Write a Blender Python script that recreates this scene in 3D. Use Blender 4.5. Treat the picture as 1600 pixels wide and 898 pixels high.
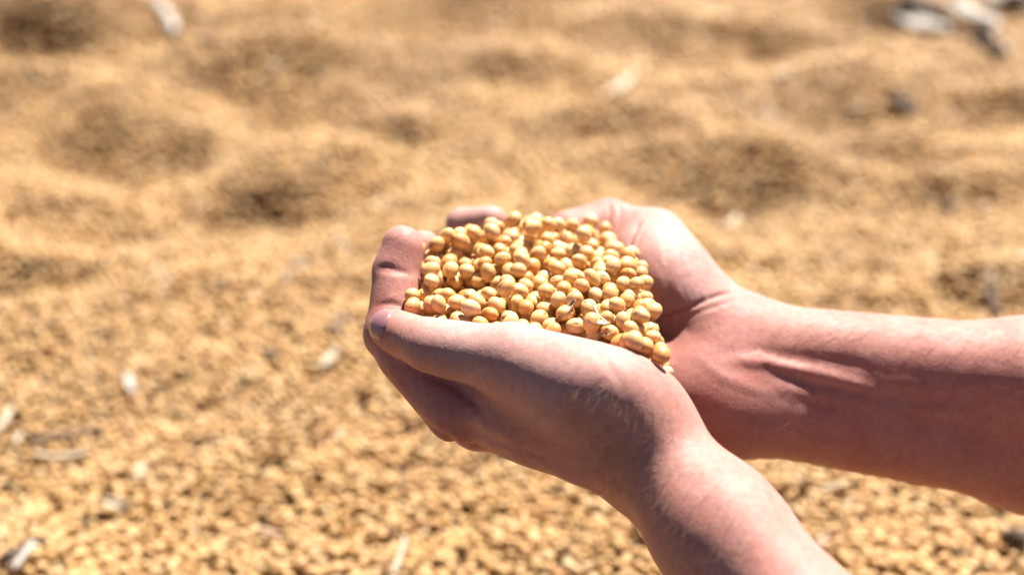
import bpy, bmesh, math, random
import numpy as np
from mathutils import Vector, Quaternion

random.seed(7)
rng = np.random.default_rng(7)
scene = bpy.context.scene
col = scene.collection
for o in list(bpy.data.objects):
    bpy.data.objects.remove(o)

# ------------------------------------------------------------------ camera
CAM_H = 0.52
PITCH = math.radians(27.0)
FPX = 2222.2                      # focal length in photograph pixels (50 mm on 36 mm, 1600 px wide)
cam_data = bpy.data.cameras.new('camera')
cam_data.lens = 50.0
cam_data.sensor_width = 36.0
cam_data.clip_start = 0.01
cam_data.clip_end = 500.0
cam_data.dof.use_dof = True
cam_data.dof.focus_distance = 0.53
cam_data.dof.aperture_fstop = 4.2
cam_data.dof.aperture_blades = 7
cam = bpy.data.objects.new('camera', cam_data)
col.objects.link(cam)
cam.location = (0, 0, CAM_H)
cam.rotation_euler = (math.pi / 2 - PITCH, 0, 0)
scene.camera = cam
CP, SP = math.cos(PITCH), math.sin(PITCH)

# ------------------------------------------------------------------ sky, sun, exposure
SUN_EL, SUN_AZ = math.radians(61.0), math.radians(30.0)    # azimuth from +Y towards +X
world = bpy.data.worlds.new('World')
scene.world = world
world.use_nodes = True
wn = world.node_tree
sky = wn.nodes.new('ShaderNodeTexSky')
sky.sky_type = 'NISHITA'
sky.sun_disc = False
sky.sun_elevation = SUN_EL
sky.sun_rotation = SUN_AZ
sky.altitude = 2600                # thin, dry, deep blue air: little fill in the shade
sky.air_density = 0.45
sky.dust_density = 0.15
bg = wn.nodes['Background']
bg.inputs['Strength'].default_value = 0.05
wn.links.new(sky.outputs['Color'], bg.inputs['Color'])
sun_data = bpy.data.lights.new('sun', 'SUN')
sun_data.energy = 5.0
sun_data.angle = math.radians(0.53)
sun_data.color = (1.0, 0.95, 0.88)
sun = bpy.data.objects.new('sun', sun_data)
col.objects.link(sun)
sdir = Vector((math.cos(SUN_EL) * math.sin(SUN_AZ), math.cos(SUN_EL) * math.cos(SUN_AZ), math.sin(SUN_EL)))
sun.rotation_euler = sdir.to_track_quat('Z', 'Y').to_euler()
sun.location = sdir * 5
scene.view_settings.view_transform = 'Standard'
scene.view_settings.look = 'None'
scene.view_settings.exposure = 1.78
scene.view_settings.gamma = 1.0
scene.view_settings.use_curve_mapping = False
scene.cycles.use_denoising = True
scene.cycles.max_bounces = 8


# ------------------------------------------------------------------ helpers
def P(px, py, d):
    """Point seen at pixel (px, py) of the photograph at depth d (metres); millimetres, axes right / up / away of the lens."""
    return np.array([(px - 800) / FPX * d * 1000, -(py - 449) / FPX * d * 1000, d * 1000.0])


def to_world(p):
    """Lens axes in mm -> world metres."""
    p = np.asarray(p, float) / 1000.0
    x, y, z = p[..., 0], p[..., 1], p[..., 2]
    return np.stack([x, y * SP + z * CP, CAM_H + y * CP - z * SP], -1)


def to_lens(w):
    w = np.asarray(w, float) - np.array([0, 0, CAM_H])
    x, y, z = w[..., 0], w[..., 1], w[..., 2]
    return np.stack([x, y * SP + z * CP, y * CP - z * SP], -1) * 1000.0


def ground_at(px, py, z=0.0):
    """World point on the level z under pixel (px, py)."""
    d = to_world(P(px, py, 1.0)) - np.array([0, 0, CAM_H])
    t = (z - CAM_H) / d[2]
    return d * t + np.array([0, 0, CAM_H])


def new_obj(name, mesh, parent=None, **props):
    o = bpy.data.objects.new(name, mesh)
    col.objects.link(o)
    if parent is not None:
        o.parent = parent
    for k, v in props.items():
        o[k] = v
    return o


def mesh_from(name, v, f, mat=None, smooth=True):
    me = bpy.data.meshes.new(name)
    v = np.ascontiguousarray(v, dtype=np.float32)
    if isinstance(f, np.ndarray):
        me.vertices.add(len(v))
        me.vertices.foreach_set('co', v.ravel())
        n = f.shape[1]
        me.loops.add(f.size)
        me.loops.foreach_set('vertex_index', f.astype(np.int32).ravel())
        me.polygons.add(len(f))
        me.polygons.foreach_set('loop_start', np.arange(0, f.size, n, dtype=np.int32))
        me.polygons.foreach_set('loop_total', np.full(len(f), n, dtype=np.int32))
        me.update(calc_edges=True)
        me.validate()
    else:
        me.from_pydata([tuple(map(float, q)) for q in v], [], f)
        me.update()
    if smooth:
        me.polygons.foreach_set('use_smooth', np.ones(len(me.polygons), dtype=bool))
    if mat:
        me.materials.append(mat)
    return me


def nodes_of(mat):
    mat.use_nodes = True
    nt = mat.node_tree
    return nt, nt.nodes, nt.links, nt.nodes['Principled BSDF']


# ------------------------------------------------------------------ materials
def bean_material(name, dusty=0.0, tint=(1.0, 1.0, 1.0)):
    m = bpy.data.materials.new(name)
    nt, N, Lk, b = nodes_of(m)
    info = N.new('ShaderNodeObjectInfo')
    ramp = N.new('ShaderNodeValToRGB')
    cr = ramp.color_ramp
    cr.elements[0].position = 0.0; cr.elements[0].color = (0.119, 0.051, 0.021, 1) if dusty else (0.326, 0.147, 0.043, 1)
    cr.elements[1].position = 1.0; cr.elements[1].color = (0.381, 0.258, 0.152, 1)
    for p, c in ((0.03, (0.272, 0.131, 0.040, 1) if dusty else (0.326, 0.147, 0.043, 1)), (0.14, (0.348, 0.192, 0.078, 1)), (0.45, (0.370, 0.220, 0.101, 1)), (0.75, (0.364, 0.210, 0.088, 1)), (0.90, (0.375, 0.243, 0.131, 1))):
        e = cr.elements.new(p); e.color = c
    Lk.new(info.outputs['Random'], ramp.inputs['Fac'])
    tc = N.new('ShaderNodeTexCoord')
    no = N.new('ShaderNodeTexNoise'); no.inputs['Scale'].default_value = 1.6; no.inputs['Detail'].default_value = 4
    mp = N.new('ShaderNodeVectorMath'); mp.operation = 'ADD'
    sc = N.new('ShaderNodeVectorMath'); sc.operation = 'SCALE'; sc.inputs['Scale'].default_value = 37.0
    cb = N.new('ShaderNodeCombineXYZ')
    Lk.new(info.outputs['Random'], cb.inputs[0]); Lk.new(info.outputs['Random'], cb.inputs[2])
    Lk.new(cb.outputs[0], sc.inputs[0])
    Lk.new(tc.outputs['Object'], mp.inputs[0]); Lk.new(sc.outputs[0], mp.inputs[1]); Lk.new(mp.outputs[0], no.inputs['Vector'])
    mx = N.new('ShaderNodeMix'); mx.data_type = 'RGBA'; mx.blend_type = 'MULTIPLY'
    r2 = N.new('ShaderNodeValToRGB'); r2.color_ramp.elements[0].position = .32; r2.color_ramp.elements[0].color = (0.84 * tint[0], 0.78 * tint[1], 0.72 * tint[2], 1)
    r2.color_ramp.elements[1].position = .62; r2.color_ramp.elements[1].color = (1.06 * tint[0], 1.06 * tint[1], 1.05 * tint[2], 1)
    Lk.new(no.outputs['Fac'], r2.inputs['Fac'])
    mx.inputs['Factor'].default_value = 1.0
    Lk.new(ramp.outputs['Color'], mx.inputs[6]); Lk.new(r2.outputs['Color'], mx.inputs[7])
    at = N.new('ShaderNodeAttribute'); at.attribute_name = 'hilum'
    mh = N.new('ShaderNodeMix'); mh.data_type = 'RGBA'
    Lk.new(at.outputs['Fac'], mh.inputs['Factor']); Lk.new(mx.outputs[2], mh.inputs[6])
    mh.inputs[7].default_value = (0.13, 0.065, 0.03, 1)
    last = mh.outputs[2]
    if dusty:                                        # drifts of grey-brown dust and fines over the pile
        ge = N.new('ShaderNodeNewGeometry')
        nd = N.new('ShaderNodeTexNoise'); nd.inputs['Scale'].default_value = 5.5; nd.inputs['Detail'].default_value = 6; nd.inputs['Roughness'].default_value = .65
        rd = N.new('ShaderNodeValToRGB')
        rd.color_ramp.elements[0].position = .36; rd.color_ramp.elements[0].color = (0.82, 0.79, 0.77, 1)
        rd.color_ramp.elements[1].position = .60; rd.color_ramp.elements[1].color = (1.08, 1.07, 1.06, 1)
        md = N.new('ShaderNodeMix'); md.data_type = 'RGBA'; md.blend_type = 'MULTIPLY'; md.inputs['Factor'].default_value = 1
        Lk.new(ge.outputs['Position'], nd.inputs['Vector']); Lk.new(nd.outputs['Fac'], rd.inputs['Fac'])
        Lk.new(last, md.inputs[6]); Lk.new(rd.outputs['Color'], md.inputs[7]); last = md.outputs[2]
    Lk.new(last, b.inputs['Base Color'])
    b.inputs['Roughness'].default_value = 0.40 + dusty
    b.inputs['Specular IOR Level'].default_value = 0.45
    bp = N.new('ShaderNodeBump'); bp.inputs['Strength'].default_value = 0.12; bp.inputs['Distance'].default_value = 0.0006
    n2 = N.new('ShaderNodeTexNoise'); n2.inputs['Scale'].default_value = 4.0; n2.inputs['Detail'].default_value = 3
    Lk.new(mp.outputs[0], n2.inputs['Vector']); Lk.new(n2.outputs['Fac'], bp.inputs['Height']); Lk.new(bp.outputs[0], b.inputs['Normal'])
    if not dusty:
        b.inputs['Subsurface Weight'].default_value = 0.42
        b.inputs['Subsurface Radius'].default_value = (1.0, 0.48, 0.16)
        b.inputs['Subsurface Scale'].default_value = 0.0024
    return m


MAT_BEAN = bean_material('soybean_seed_coat', 0.0, (1.60, 1.65, 1.52))
MAT_BED = bean_material('dusty_soybean', 0.10, (1.12, 1.17, 1.01))


def simple_mat(name, c1, c2, scale=60.0, rough=0.7, bump=0.3, stretch=(1, 1, 1)):
    m = bpy.data.materials.new(name)
    nt, N, Lk, b = nodes_of(m)
    tc = N.new('ShaderNodeTexCoord')
    mp = N.new('ShaderNodeMapping'); mp.inputs['Scale'].default_value = stretch
    no = N.new('ShaderNodeTexNoise'); no.inputs['Scale'].default_value = scale; no.inputs['Detail'].default_value = 6
    rp = N.new('ShaderNodeValToRGB')
    rp.color_ramp.elements[0].position = .3; rp.color_ramp.elements[0].color = (*c1, 1)
    rp.color_ramp.elements[1].position = .7; rp.color_ramp.elements[1].color = (*c2, 1)
    bp = N.new('ShaderNodeBump'); bp.inputs['Strength'].default_value = bump; bp.inputs['Distance'].default_value = 0.001
    Lk.new(tc.outputs['Object'], mp.inputs[0]); Lk.new(mp.outputs[0], no.inputs['Vector'])
    Lk.new(no.outputs['Fac'], rp.inputs['Fac']); Lk.new(rp.outputs['Color'], b.inputs['Base Color'])
    Lk.new(no.outputs['Fac'], bp.inputs['Height']); Lk.new(bp.outputs[0], b.inputs['Normal'])
    b.inputs['Roughness'].default_value = rough
    return m


def skin_material():
    m = bpy.data.materials.new('skin')
    nt, N, Lk, b = nodes_of(m)
    tc = N.new('ShaderNodeTexCoord')
    at = N.new('ShaderNodeAttribute'); at.attribute_name = 'tone'
    # blotches of pink
    n1 = N.new('ShaderNodeTexNoise'); n1.inputs['Scale'].default_value = 55; n1.inputs['Detail'].default_value = 5; n1.inputs['Roughness'].default_value = .62
    Lk.new(tc.outputs['Object'], n1.inputs['Vector'])
    r1 = N.new('ShaderNodeValToRGB')
    r1.color_ramp.elements[0].position = .30; r1.color_ramp.elements[0].color = (0.90, 0.77, 0.74, 1)
    r1.color_ramp.elements[1].position = .68; r1.color_ramp.elements[1].color = (1.05, 1.07, 1.07, 1)
    Lk.new(n1.outputs['Fac'], r1.inputs['Fac'])
    n2 = N.new('ShaderNodeTexNoise'); n2.inputs['Scale'].default_value = 420; n2.inputs['Detail'].default_value = 3
    Lk.new(tc.outputs['Object'], n2.inputs['Vector'])
    r2 = N.new('ShaderNodeValToRGB')
    r2.color_ramp.elements[0].position = .33; r2.color_ramp.elements[0].color = (0.90, 0.85, 0.83, 1)
    r2.color_ramp.elements[1].position = .6; r2.color_ramp.elements[1].color = (1.02, 1.02, 1.02, 1)
    Lk.new(n2.outputs['Fac'], r2.inputs['Fac'])
    m1 = N.new('ShaderNodeMix'); m1.data_type = 'RGBA'; m1.blend_type = 'MULTIPLY'; m1.inputs['Factor'].default_value = 1
    m2 = N.new('ShaderNodeMix'); m2.data_type = 'RGBA'; m2.blend_type = 'MULTIPLY'; m2.inputs['Factor'].default_value = 1
    Lk.new(at.outputs['Color'], m1.inputs[6]); Lk.new(r1.outputs['Color'], m1.inputs[7])
    Lk.new(m1.outputs[2], m2.inputs[6]); Lk.new(r2.outputs['Color'], m2.inputs[7])
    Lk.new(m2.outputs[2], b.inputs['Base Color'])
    b.inputs['Roughness'].default_value = 0.60
    b.inputs['Specular IOR Level'].default_value = 0.24
    b.inputs['Subsurface Weight'].default_value = 0.40
    b.inputs['Subsurface Radius'].default_value = (1.0, 0.32, 0.18)
    b.inputs['Subsurface Scale'].default_value = 0.0022
    # pores and the fine cross-hatched lines of skin
    v = N.new('ShaderNodeTexVoronoi'); v.feature = 'DISTANCE_TO_EDGE'; v.inputs['Scale'].default_value = 750
    nz = N.new('ShaderNodeTexNoise'); nz.inputs['Scale'].default_value = 160; nz.inputs['Detail'].default_value = 6
    Lk.new(tc.outputs['Object'], v.inputs['Vector']); Lk.new(tc.outputs['Object'], nz.inputs['Vector'])
    b1 = N.new('ShaderNodeBump'); b1.inputs['Strength'].default_value = 0.30; b1.inputs['Distance'].default_value = 0.0004
    b2 = N.new('ShaderNodeBump'); b2.inputs['Strength'].default_value = 0.20; b2.inputs['Distance'].default_value = 0.0018
    Lk.new(v.outputs['Distance'], b1.inputs['Height']); Lk.new(nz.outputs['Fac'], b2.inputs['Height'])
    Lk.new(b1.outputs[0], b2.inputs['Normal']); Lk.new(b2.outputs[0], b.inputs['Normal'])
    return m


MAT_SKIN = skin_material()


# ------------------------------------------------------------------ the arms: distance fields meshed by surface nets
def smin(a, b, k):
    h = np.maximum(k - np.abs(a - b), 0) / k
    return np.minimum(a, b) - h * h * k * 0.25


def cone(p, a, b, ra, rb):
    a = np.asarray(a, float); b = np.asarray(b, float)
    ba = b - a
    h = np.clip(((p - a) @ ba) / (ba @ ba + 1e-9), 0, 1)
    return np.linalg.norm(p - a - h[:, None] * ba, axis=1) - (ra + (rb - ra) * h)


def ellipsoid(p, c, ax, r):
    """ax: two (not necessarily orthogonal) directions of the first two radii."""
    u = np.asarray(ax[0], float); u = u / np.linalg.norm(u)
    w = np.asarray(ax[1], float); w = w - (w @ u) * u; w = w / np.linalg.norm(w)
    t = np.cross(u, w)
    q = (p - np.asarray(c, float)) @ np.stack([u, w, t], 1)
    r = np.asarray(r, float)
    k0 = np.linalg.norm(q / r, axis=1)
    k1 = np.linalg.norm(q / (r * r), axis=1) + 1e-9
    return k0 * (k0 - 1) / k1


def polyline(p, pts):
    d = None
    for a, b in zip(pts[:-1], pts[1:]):
        e = cone(p, a, b, 0, 0)
        d = e if d is None else np.minimum(d, e)
    return d


class Arm:
    def __init__(self):
        self.palm, self.fingers, self.marks = [], [], []

    @staticmethod
    def far(kind, args, lo, hi):
        """True if the primitive is too far from the box lo..hi to matter there."""
        if kind == 'c':
            a, b, r = np.minimum(args[0], args[1]), np.maximum(args[0], args[1]), max(args[2], args[3])
        else:
            a = b = np.asarray(args[0]); r = max(args[2])
        gap = np.maximum(np.maximum(a - r - hi, lo - (b + r)), 0)
        return gap @ gap > 34.0 ** 2

    def base(self, p):
        d = None
        lo, hi = p.min(0), p.max(0)
        cull = (hi - lo).max() < 60
        for kind, args, k in self.palm:
            if cull and d is not None and self.far(kind, args, lo, hi):
                continue
            e = cone(p, *args) if kind == 'c' else ellipsoid(p, *args)
            d = e if d is None else smin(d, e, k)
        out = None
        for prims, k_own, k_palm in self.fingers:
            f = None
            if cull and all(self.far(kind, args, lo, hi) for kind, args in prims):
                out = d if out is None else out
                continue
            for kind, args in prims:
                e = cone(p, *args) if kind == 'c' else ellipsoid(p, *args)
                f = e if f is None else smin(f, e, k_own)
            f = smin(f, d, k_palm)
            out = f if out is None else smin(out, f, 0.9)
        return out

    def __call__(self, p):
        d = self.base(p)
        near = np.abs(d) < 6
        if near.any() and self.marks:
            q = p[near]
            add = np.zeros(len(q))
            for pts, amp, w in self.marks:      # amp > 0 carves a groove, < 0 raises a ridge
                lo = np.min(pts, axis=0) - 3.2 * w; hi = np.max(pts, axis=0) + 3.2 * w
                s = np.all((q > lo) & (q < hi), axis=1)
                if not s.any():
                    continue
                dl = polyline(q[s], pts)
                # fade towards both ends of the line
                ends = np.minimum(np.linalg.norm(q[s] - pts[0], axis=1), np.linalg.norm(q[s] - pts[-1], axis=1))
                fade = np.clip(ends / (3.0 * abs(w) + 2.0), 0, 1)
                add[s] += amp * np.exp(-(dl / w) ** 2) * (0.25 + 0.75 * fade)
            d = d.copy()
            d[near] += add
        return d

    def many(self, p):
        """The field at many points, cell by cell so that far primitives are skipped."""
        c = np.floor(p / 32.0).astype(int) + 512
        key = (c[:, 0] * 1024 + c[:, 1]) * 1024 + c[:, 2]
        order = np.argsort(key, kind='stable')
        cut = np.nonzero(np.diff(key[order]))[0] + 1
        out = np.empty(len(p))
        for g in np.split(order, cut):
            out[g] = self(p[g])
        return out

    def surf(self, px, py, d0=0.40, d1=0.80):
        """Where the ray through pixel (px, py) first meets the skin."""
        t = d0
        for _ in range(160):
            q = P(px, py, t)
            s = float(self.base(q[None])[0])
            if s < 0.05:
                return q
            t += max(s, 0.05) * 0.0008
            if t > d1:
                return None
        return P(px, py, t)

    def line(self, pix, amp, w):
        pts = [self.surf(x, y) for x, y in pix]
        pts = [q for q in pts if q is not None]
        if len(pts) > 1:
            self.marks.append((np.array(pts), amp, w))

    def gradient(self, p, e=0.25):
        g = np.zeros_like(p)
        for i in range(3):
            s = np.zeros(3); s[i] = e
            g[:, i] = self.many(p + s) - self.many(p - s)
        return g / (np.linalg.norm(g, axis=1)[:, None] + 1e-12)

    def mesh(self, lo, hi, h):
        """Surface nets on a block-sparse grid; lens mm."""
        B = 8
        n = np.ceil((np.asarray(hi) - lo) / (h * B)).astype(int)
        cx = [lo[i] + (np.arange(n[i]) + 0.5) * h * B for i in range(3)]
        C = np.stack(np.meshgrid(*cx, indexing='ij'), -1).reshape(-1, 3)
        fc = np.empty(len(C))
        for s in range(0, len(C), 200000):
            fc[s:s + 200000] = self.base(C[s:s + 200000])
        V = np.repeat(np.repeat(np.repeat(np.where(fc > 0, 9.0, -9.0).reshape(n).astype(np.float32), B, 0), B, 1), B, 2)
        keep = np.nonzero(np.abs(fc) < h * B * 0.87 * 1.35 + 2.5)[0]
        off = np.stack(np.meshgrid(*[np.arange(B)] * 3, indexing='ij'), -1).reshape(-1, 3)
        bi = np.stack(np.unravel_index(keep, n), -1) * B
        for s in range(0, len(keep), 3000):
            idx = (bi[s:s + 3000, None, :] + off[None]).reshape(-1, 3)
            V[idx[:, 0], idx[:, 1], idx[:, 2]] = self.many(np.asarray(lo) + idx * h)
        S = V < 0
        N = V.shape
        cnt = np.zeros((N[0] - 1, N[1] - 1, N[2] - 1), np.int8)
        for a in (0, 1):
            for b in (0, 1):
                for c in (0, 1):
                    cnt += S[a:N[0] - 1 + a, b:N[1] - 1 + b, c:N[2] - 1 + c]
        cells = np.argwhere((cnt > 0) & (cnt < 8))
        vid = np.full(cnt.shape, -1, np.int32)
        vid[cells[:, 0], cells[:, 1], cells[:, 2]] = np.arange(len(cells))
        acc = np.zeros((len(cells), 3)); num = np.zeros(len(cells))
        corner = [(a, b, c) for a in (0, 1) for b in (0, 1) for c in (0, 1)]
        for a in corner:
            for ax in range(3):
                if a[ax]:
                    continue
                b = list(a); b[ax] = 1
                va = V[cells[:, 0] + a[0], cells[:, 1] + a[1], cells[:, 2] + a[2]]
                vb = V[cells[:, 0] + b[0], cells[:, 1] + b[1], cells[:, 2] + b[2]]
                x = (va < 0) != (vb < 0)
                t = np.where(x, va / np.where(x, va - vb, 1), 0)
                q = np.array(a, float)[None] + t[:, None] * (np.array(b) - np.array(a))[None]
                acc[x] += q[x]; num[x] += 1
        verts = np.asarray(lo) + (cells + acc / num[:, None]) * h
        faces = []
        for ax in range(3):
            u, w = (ax + 1) % 3, (ax + 2) % 3
            A = [slice(1, N[i] - 1) for i in range(3)]
            Bs = list(A)
            A[ax] = slice(0, N[ax] - 1); Bs[ax] = slice(1, N[ax])
            sa, sb = S[tuple(A)], S[tuple(Bs)]
            e = np.argwhere(sa != sb)
            flip = sa[e[:, 0], e[:, 1], e[:, 2]]
            base = e.copy()
            for i in range(3):
                if i != ax:
                    base[:, i] += 1
            q = []
            for du, dw in ((-1, -1), (0, -1), (0, 0), (-1, 0)):
                c = base.copy(); c[:, u] += du; c[:, w] += dw
                q.append(vid[c[:, 0], c[:, 1], c[:, 2]])
            q = np.stack(q, 1)
            q[~flip] = q[~flip][:, ::-1]
            faces.append(q)
        faces = np.concatenate(faces)
        faces = faces[(faces >= 0).all(1)]
        for _ in range(2):                                   # settle the vertices on the exact surface
            g = self.gradient(verts)
            f0 = self.many(verts)
            new = verts - np.clip(f0, -0.6, 0.6)[:, None] * g * 0.9
            better = np.abs(self.many(new)) < np.abs(f0)
            verts = np.where(better[:, None], new, verts)
        bad = np.abs(self.many(verts)) > 0.10                # stragglers in tight folds: relax them with their neighbours
        hit = np.isin(faces, np.nonzero(bad)[0]).any(1)
        bad[faces[hit].ravel()] = True
        hit = np.isin(faces, np.nonzero(bad)[0]).any(1)
        q = faces[hit]
        a, b = q.ravel(), np.roll(q, 1, axis=1).ravel()
        for _ in range(12):
            s, c = np.zeros_like(verts), np.zeros(len(verts))
            np.add.at(s, a, verts[b]); np.add.at(s, b, verts[a]); np.add.at(c, a, 1); np.add.at(c, b, 1)
            ok = bad & (c > 0)
            verts[ok] = s[ok] / c[ok][:, None]
        return verts, faces[:, ::-1]


def digit(j, r, pads=(), k_own=3.5, k_palm=8.0):
    """A finger: joints (mm), radii, pads = (from joint, to joint, t0, t1, offset vector, radius)."""
    prims = [('c', (j[i], j[i + 1], r[i], r[i + 1])) for i in range(len(j) - 1)]
    for i, t0, t1, off, rad in pads:
        a, b = np.asarray(j[i], float), np.asarray(j[i + 1], float)
        prims.append(('c', (a + (b - a) * t0 + off, a + (b - a) * t1 + off, rad, rad)))
    return (prims, k_own, k_palm)


V3 = lambda *a: np.array(a, float)

# ---- the near arm (left), thumb towards the lens
L = Arm()
Lw_r, Lw_u = P(985, 640, .503), P(998, 716, .535)            # wrist, thumb side and little-finger side
Lm = [P(716, 638, .537), P(748, 655, .563), P(778, 662, .584), P(812, 660, .600)]
L.palm = [
    ('c', (Lw_r, Lw_u, 15.5, 14.0), 1),
    ('c', (Lw_r + (Lw_u - Lw_r) * .05, Lm[0], 14, 10.8), 10),
    ('c', (Lw_r + (Lw_u - Lw_r) * .35, Lm[1], 14, 10.8), 10),
    ('c', (Lw_r + (Lw_u - Lw_r) * .70, Lm[2], 14, 10.3), 10),
    ('c', (Lw_r + (Lw_u - Lw_r) * 1.0, Lm[3], 14, 9.5), 10),
    ('c', (Lm[0], Lm[3], 8, 8), 8),
    # ball of the thumb, the web down to the index metacarpal, hidden light plugs
    ('c', (P(945, 606, .494), P(805, 566, .508), 14.5, 11.5), 12),
    ('c', (P(900, 628, .505), P(830, 650, .523), 12.5, 9.5), 14),
    ('c', (P(905, 690, .520), P(815, 668, .533), 13, 9.5), 14),
    ('c', (P(900, 600, .525), P(850, 620, .545), 11, 9), 12),
    ('c', (P(800, 615, .530), P(690, 584, .545), 10, 8.5), 9),
    ('c', (P(700, 588, .543), P(650, 560, .543), 8, 7.5), 7),
    ('c', (P(740, 580, .548), P(655, 540, .550), 9, 8), 7),
    ('c', (V3(-34, -20, 534), V3(-14, -27, 527), 5.5, 5.5), 5),  # hidden filler, like the two above, added to stop sun leaking past the thumb
    # forearm
    ('c', (P(996, 676, .512), P(1122, 826, .488), 17.6, 18.9), 18),
    ('c', (P(1008, 708, .538), P(1124, 842, .512), 16, 18.5), 18),
    ('c', (P(1122, 826, .488), P(1386, 1098, .440), 18.9, 21.8), 18),
    ('c', (P(1124, 842, .512), P(1360, 1130, .465), 18.5, 23.5), 18),
    ('c', (P(1390, 1095, .440), P(1900, 1560, .385), 22.5, 38), 20),
    ('c', (P(1360, 1130, .465), P(1900, 1560, .385), 23.5, 38), 20),
]
L_IP, L_TIP = P(672, 539, .517), P(608, 512, .531)
L.fingers = [
    digit([P(905, 604, .500), P(800, 562, .508), L_IP, L_TIP], [13, 11.4, 9.3, 7.3],
          pads=[(2, .25, .85, V3(1.0, -1.5, 3.0), 7.6), (1, .3, .7, V3(0, -.5, 2.0), 10.2)], k_palm=9),
    digit([Lm[0], P(611, 522, .551), P(618, 424, .560), P(627, 381, .561)], [11.2, 10.0, 8.5, 7.3],
          pads=[(0, .3, .75, V3(-1.5, -1.5, -2.0), 9.6), (1, .3, .72, V3(2.0, .4, -1.2), 7.9), (2, .35, .8, V3(2.0, 0, -.8), 7.0)], k_palm=7),
    digit([Lm[1], P(650, 530, .582), P(652, 432, .588), P(661, 387, .588)], [10.8, 9.2, 8.2, 7.3],
          pads=[(1, .3, .7, V3(2, .4, -1), 7.9)], k_palm=7),
    digit([Lm[2], P(692, 556, .606), P(690, 470, .613), P(698, 428, .613)], [10.3, 8.6, 7.6, 6.8],
          pads=[(1, .3, .7, V3(2, .4, -1), 7.4)], k_palm=7),
    digit([Lm[3], P(742, 590, .624), P(734, 530, .630), P(740, 495, .630)], [9.3, 7.8, 6.8, 6.2], k_palm=7),
]

# ---- the far arm (right), thumb away from the lens
R = Arm()
Rw_r, Rw_u = P(1132, 530, .610), P(1122, 636, .596)
Rm = [V3(20, 9, 646), V3(16, -11, 640), V3(16, -32, 627), V3(20, -47, 614)]
R.palm = [
    ('c', (Rw_r, Rw_u, 17.5, 16.5), 1),
    ('c', (Rw_r + (Rw_u - Rw_r) * .05, Rm[0], 14, 10.8), 10),
    ('c', (Rw_r + (Rw_u - Rw_r) * .35, Rm[1], 14, 10.8), 10),
    ('c', (Rw_r + (Rw_u - Rw_r) * .70, Rm[2], 14, 10.3), 10),
    ('c', (Rw_r + (Rw_u - Rw_r) * 1.0, Rm[3], 15, 9.5), 10),
    ('c', (Rm[0], Rm[3], 8, 8), 8),
    # ball of the thumb
    ('e', (P(1038, 425, .612), ((P(1090, 480, .60) - P(1010, 370, .63)), (0, .5, -1)), (27, 17, 18)), 9),
    ('c', (P(1080, 470, .612), P(1022, 378, .635), 15.0, 12.5), 10),
    ('c', (P(1015, 400, .632), Rm[0], 10, 9), 10),
    # heel of the hand, little-finger side
    ('e', (P(1040, 600, .598), ((P(1110, 600, .59) - P(930, 590, .61)), (0, 1, -.3)), (30, 16, 16)), 12),
    # forearm
    ('c', (P(1130, 538, .606), P(1620, 594, .598), 18.5, 22.5), 20),
    ('c', (P(1122, 636, .599), P(1620, 708, .612), 16.5, 22.5), 20),
    ('c', (P(1620, 594, .598), P(2100, 640, .592), 22.5, 27), 20),
    ('c', (P(1620, 708, .610), P(2100, 755, .606), 22.5, 27), 20),
    ('c', (P(2160, 705, .600), P(2200, 690, .60), 31, 31), 20),
]
R.fingers = [
    digit([P(1078, 462, .615), P(1022, 376, .638), P(950, 347, .650), P(882, 356, .642)], [13.5, 12.3, 10.3, 7.4],
          pads=[(2, .25, .9, V3(0, -1.5, -2.5), 7.8), (1, .3, .7, V3(0, -1.5, -2), 10.5)], k_palm=9),
    digit([Rm[0], V3(-21, 11, 666), V3(-22.5, 29.0, 656), V3(-9, 30.5, 645)], [10.8, 8.8, 7.3, 6.6], k_palm=7),
    digit([Rm[1], V3(-26, -14, 660), V3(-33, 8, 657), V3(-27, 18, 648)], [10.8, 9.2, 8.1, 7.2], k_palm=7),
    digit([Rm[2], V3(-24, -36, 652), V3(-37, -18, 655), V3(-38, -3, 648)], [10.3, 8.6, 7.6, 6.8], k_palm=7),
    digit([Rm[3], V3(-10, -56, 634), V3(-24, -50, 642), V3(-34, -42, 640)], [9.3, 7.8, 6.8, 6.2], k_palm=7),
]

# ---- creases, tendons and veins, each a line of points on the skin
L.line([(590, 417), (606, 417), (622, 423), (640, 428)], 1.1, 1.1)
L.line([(588, 424), (606, 424), (624, 430)], 0.45, 0.8)
L.line([(590, 476), (612, 474), (634, 480)], 0.9, 1.2)
for dx in (0, 7, 13, 19):
    L.line([(628 + dx, 508 + dx * .2), (624 + dx, 520), (622 + dx, 534)], 0.35, 0.7)
L.line([(672, 586), (700, 597), (722, 612), (740, 628), (752, 640)], 1.7, 1.7)
L.line([(655, 648), (676, 670), (700, 683), (740, 695), (800, 708)], 1.1, 2.0)
L.line([(612, 584), (640, 622), (662, 650)], -0.5, 3.0)
L.line([(700, 668), (760, 682), (850, 716), (915, 738)], 0.5, 3.0)
L.line([(690, 640), (760, 664), (860, 700)], -0.5, 4.0)
L.line([(925, 545), (955, 575), (975, 610)], 0.35, 1.6)
R.line([(1030, 494), (1050, 489), (1076, 481), (1104, 468), (1140, 456)], 0.8, 1.0)
R.line([(1046, 506), (1076, 494), (1108, 482), (1148, 470)], 0.3, 1.0)
R.line([(953, 318), (954, 334), (951, 350)], 0.75, 0.9)
R.line([(967, 316), (969, 332), (966, 352)], 0.6, 0.9)
R.line([(1002, 346), (994, 362), (986, 380), (984, 396)], 1.1, 1.3)
R.line([(1010, 352), (1000, 372), (994, 392)], 0.5, 1.0)
R.line([(1020, 400), (1040, 430), (1046, 470)], 0.3, 1.4)
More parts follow.
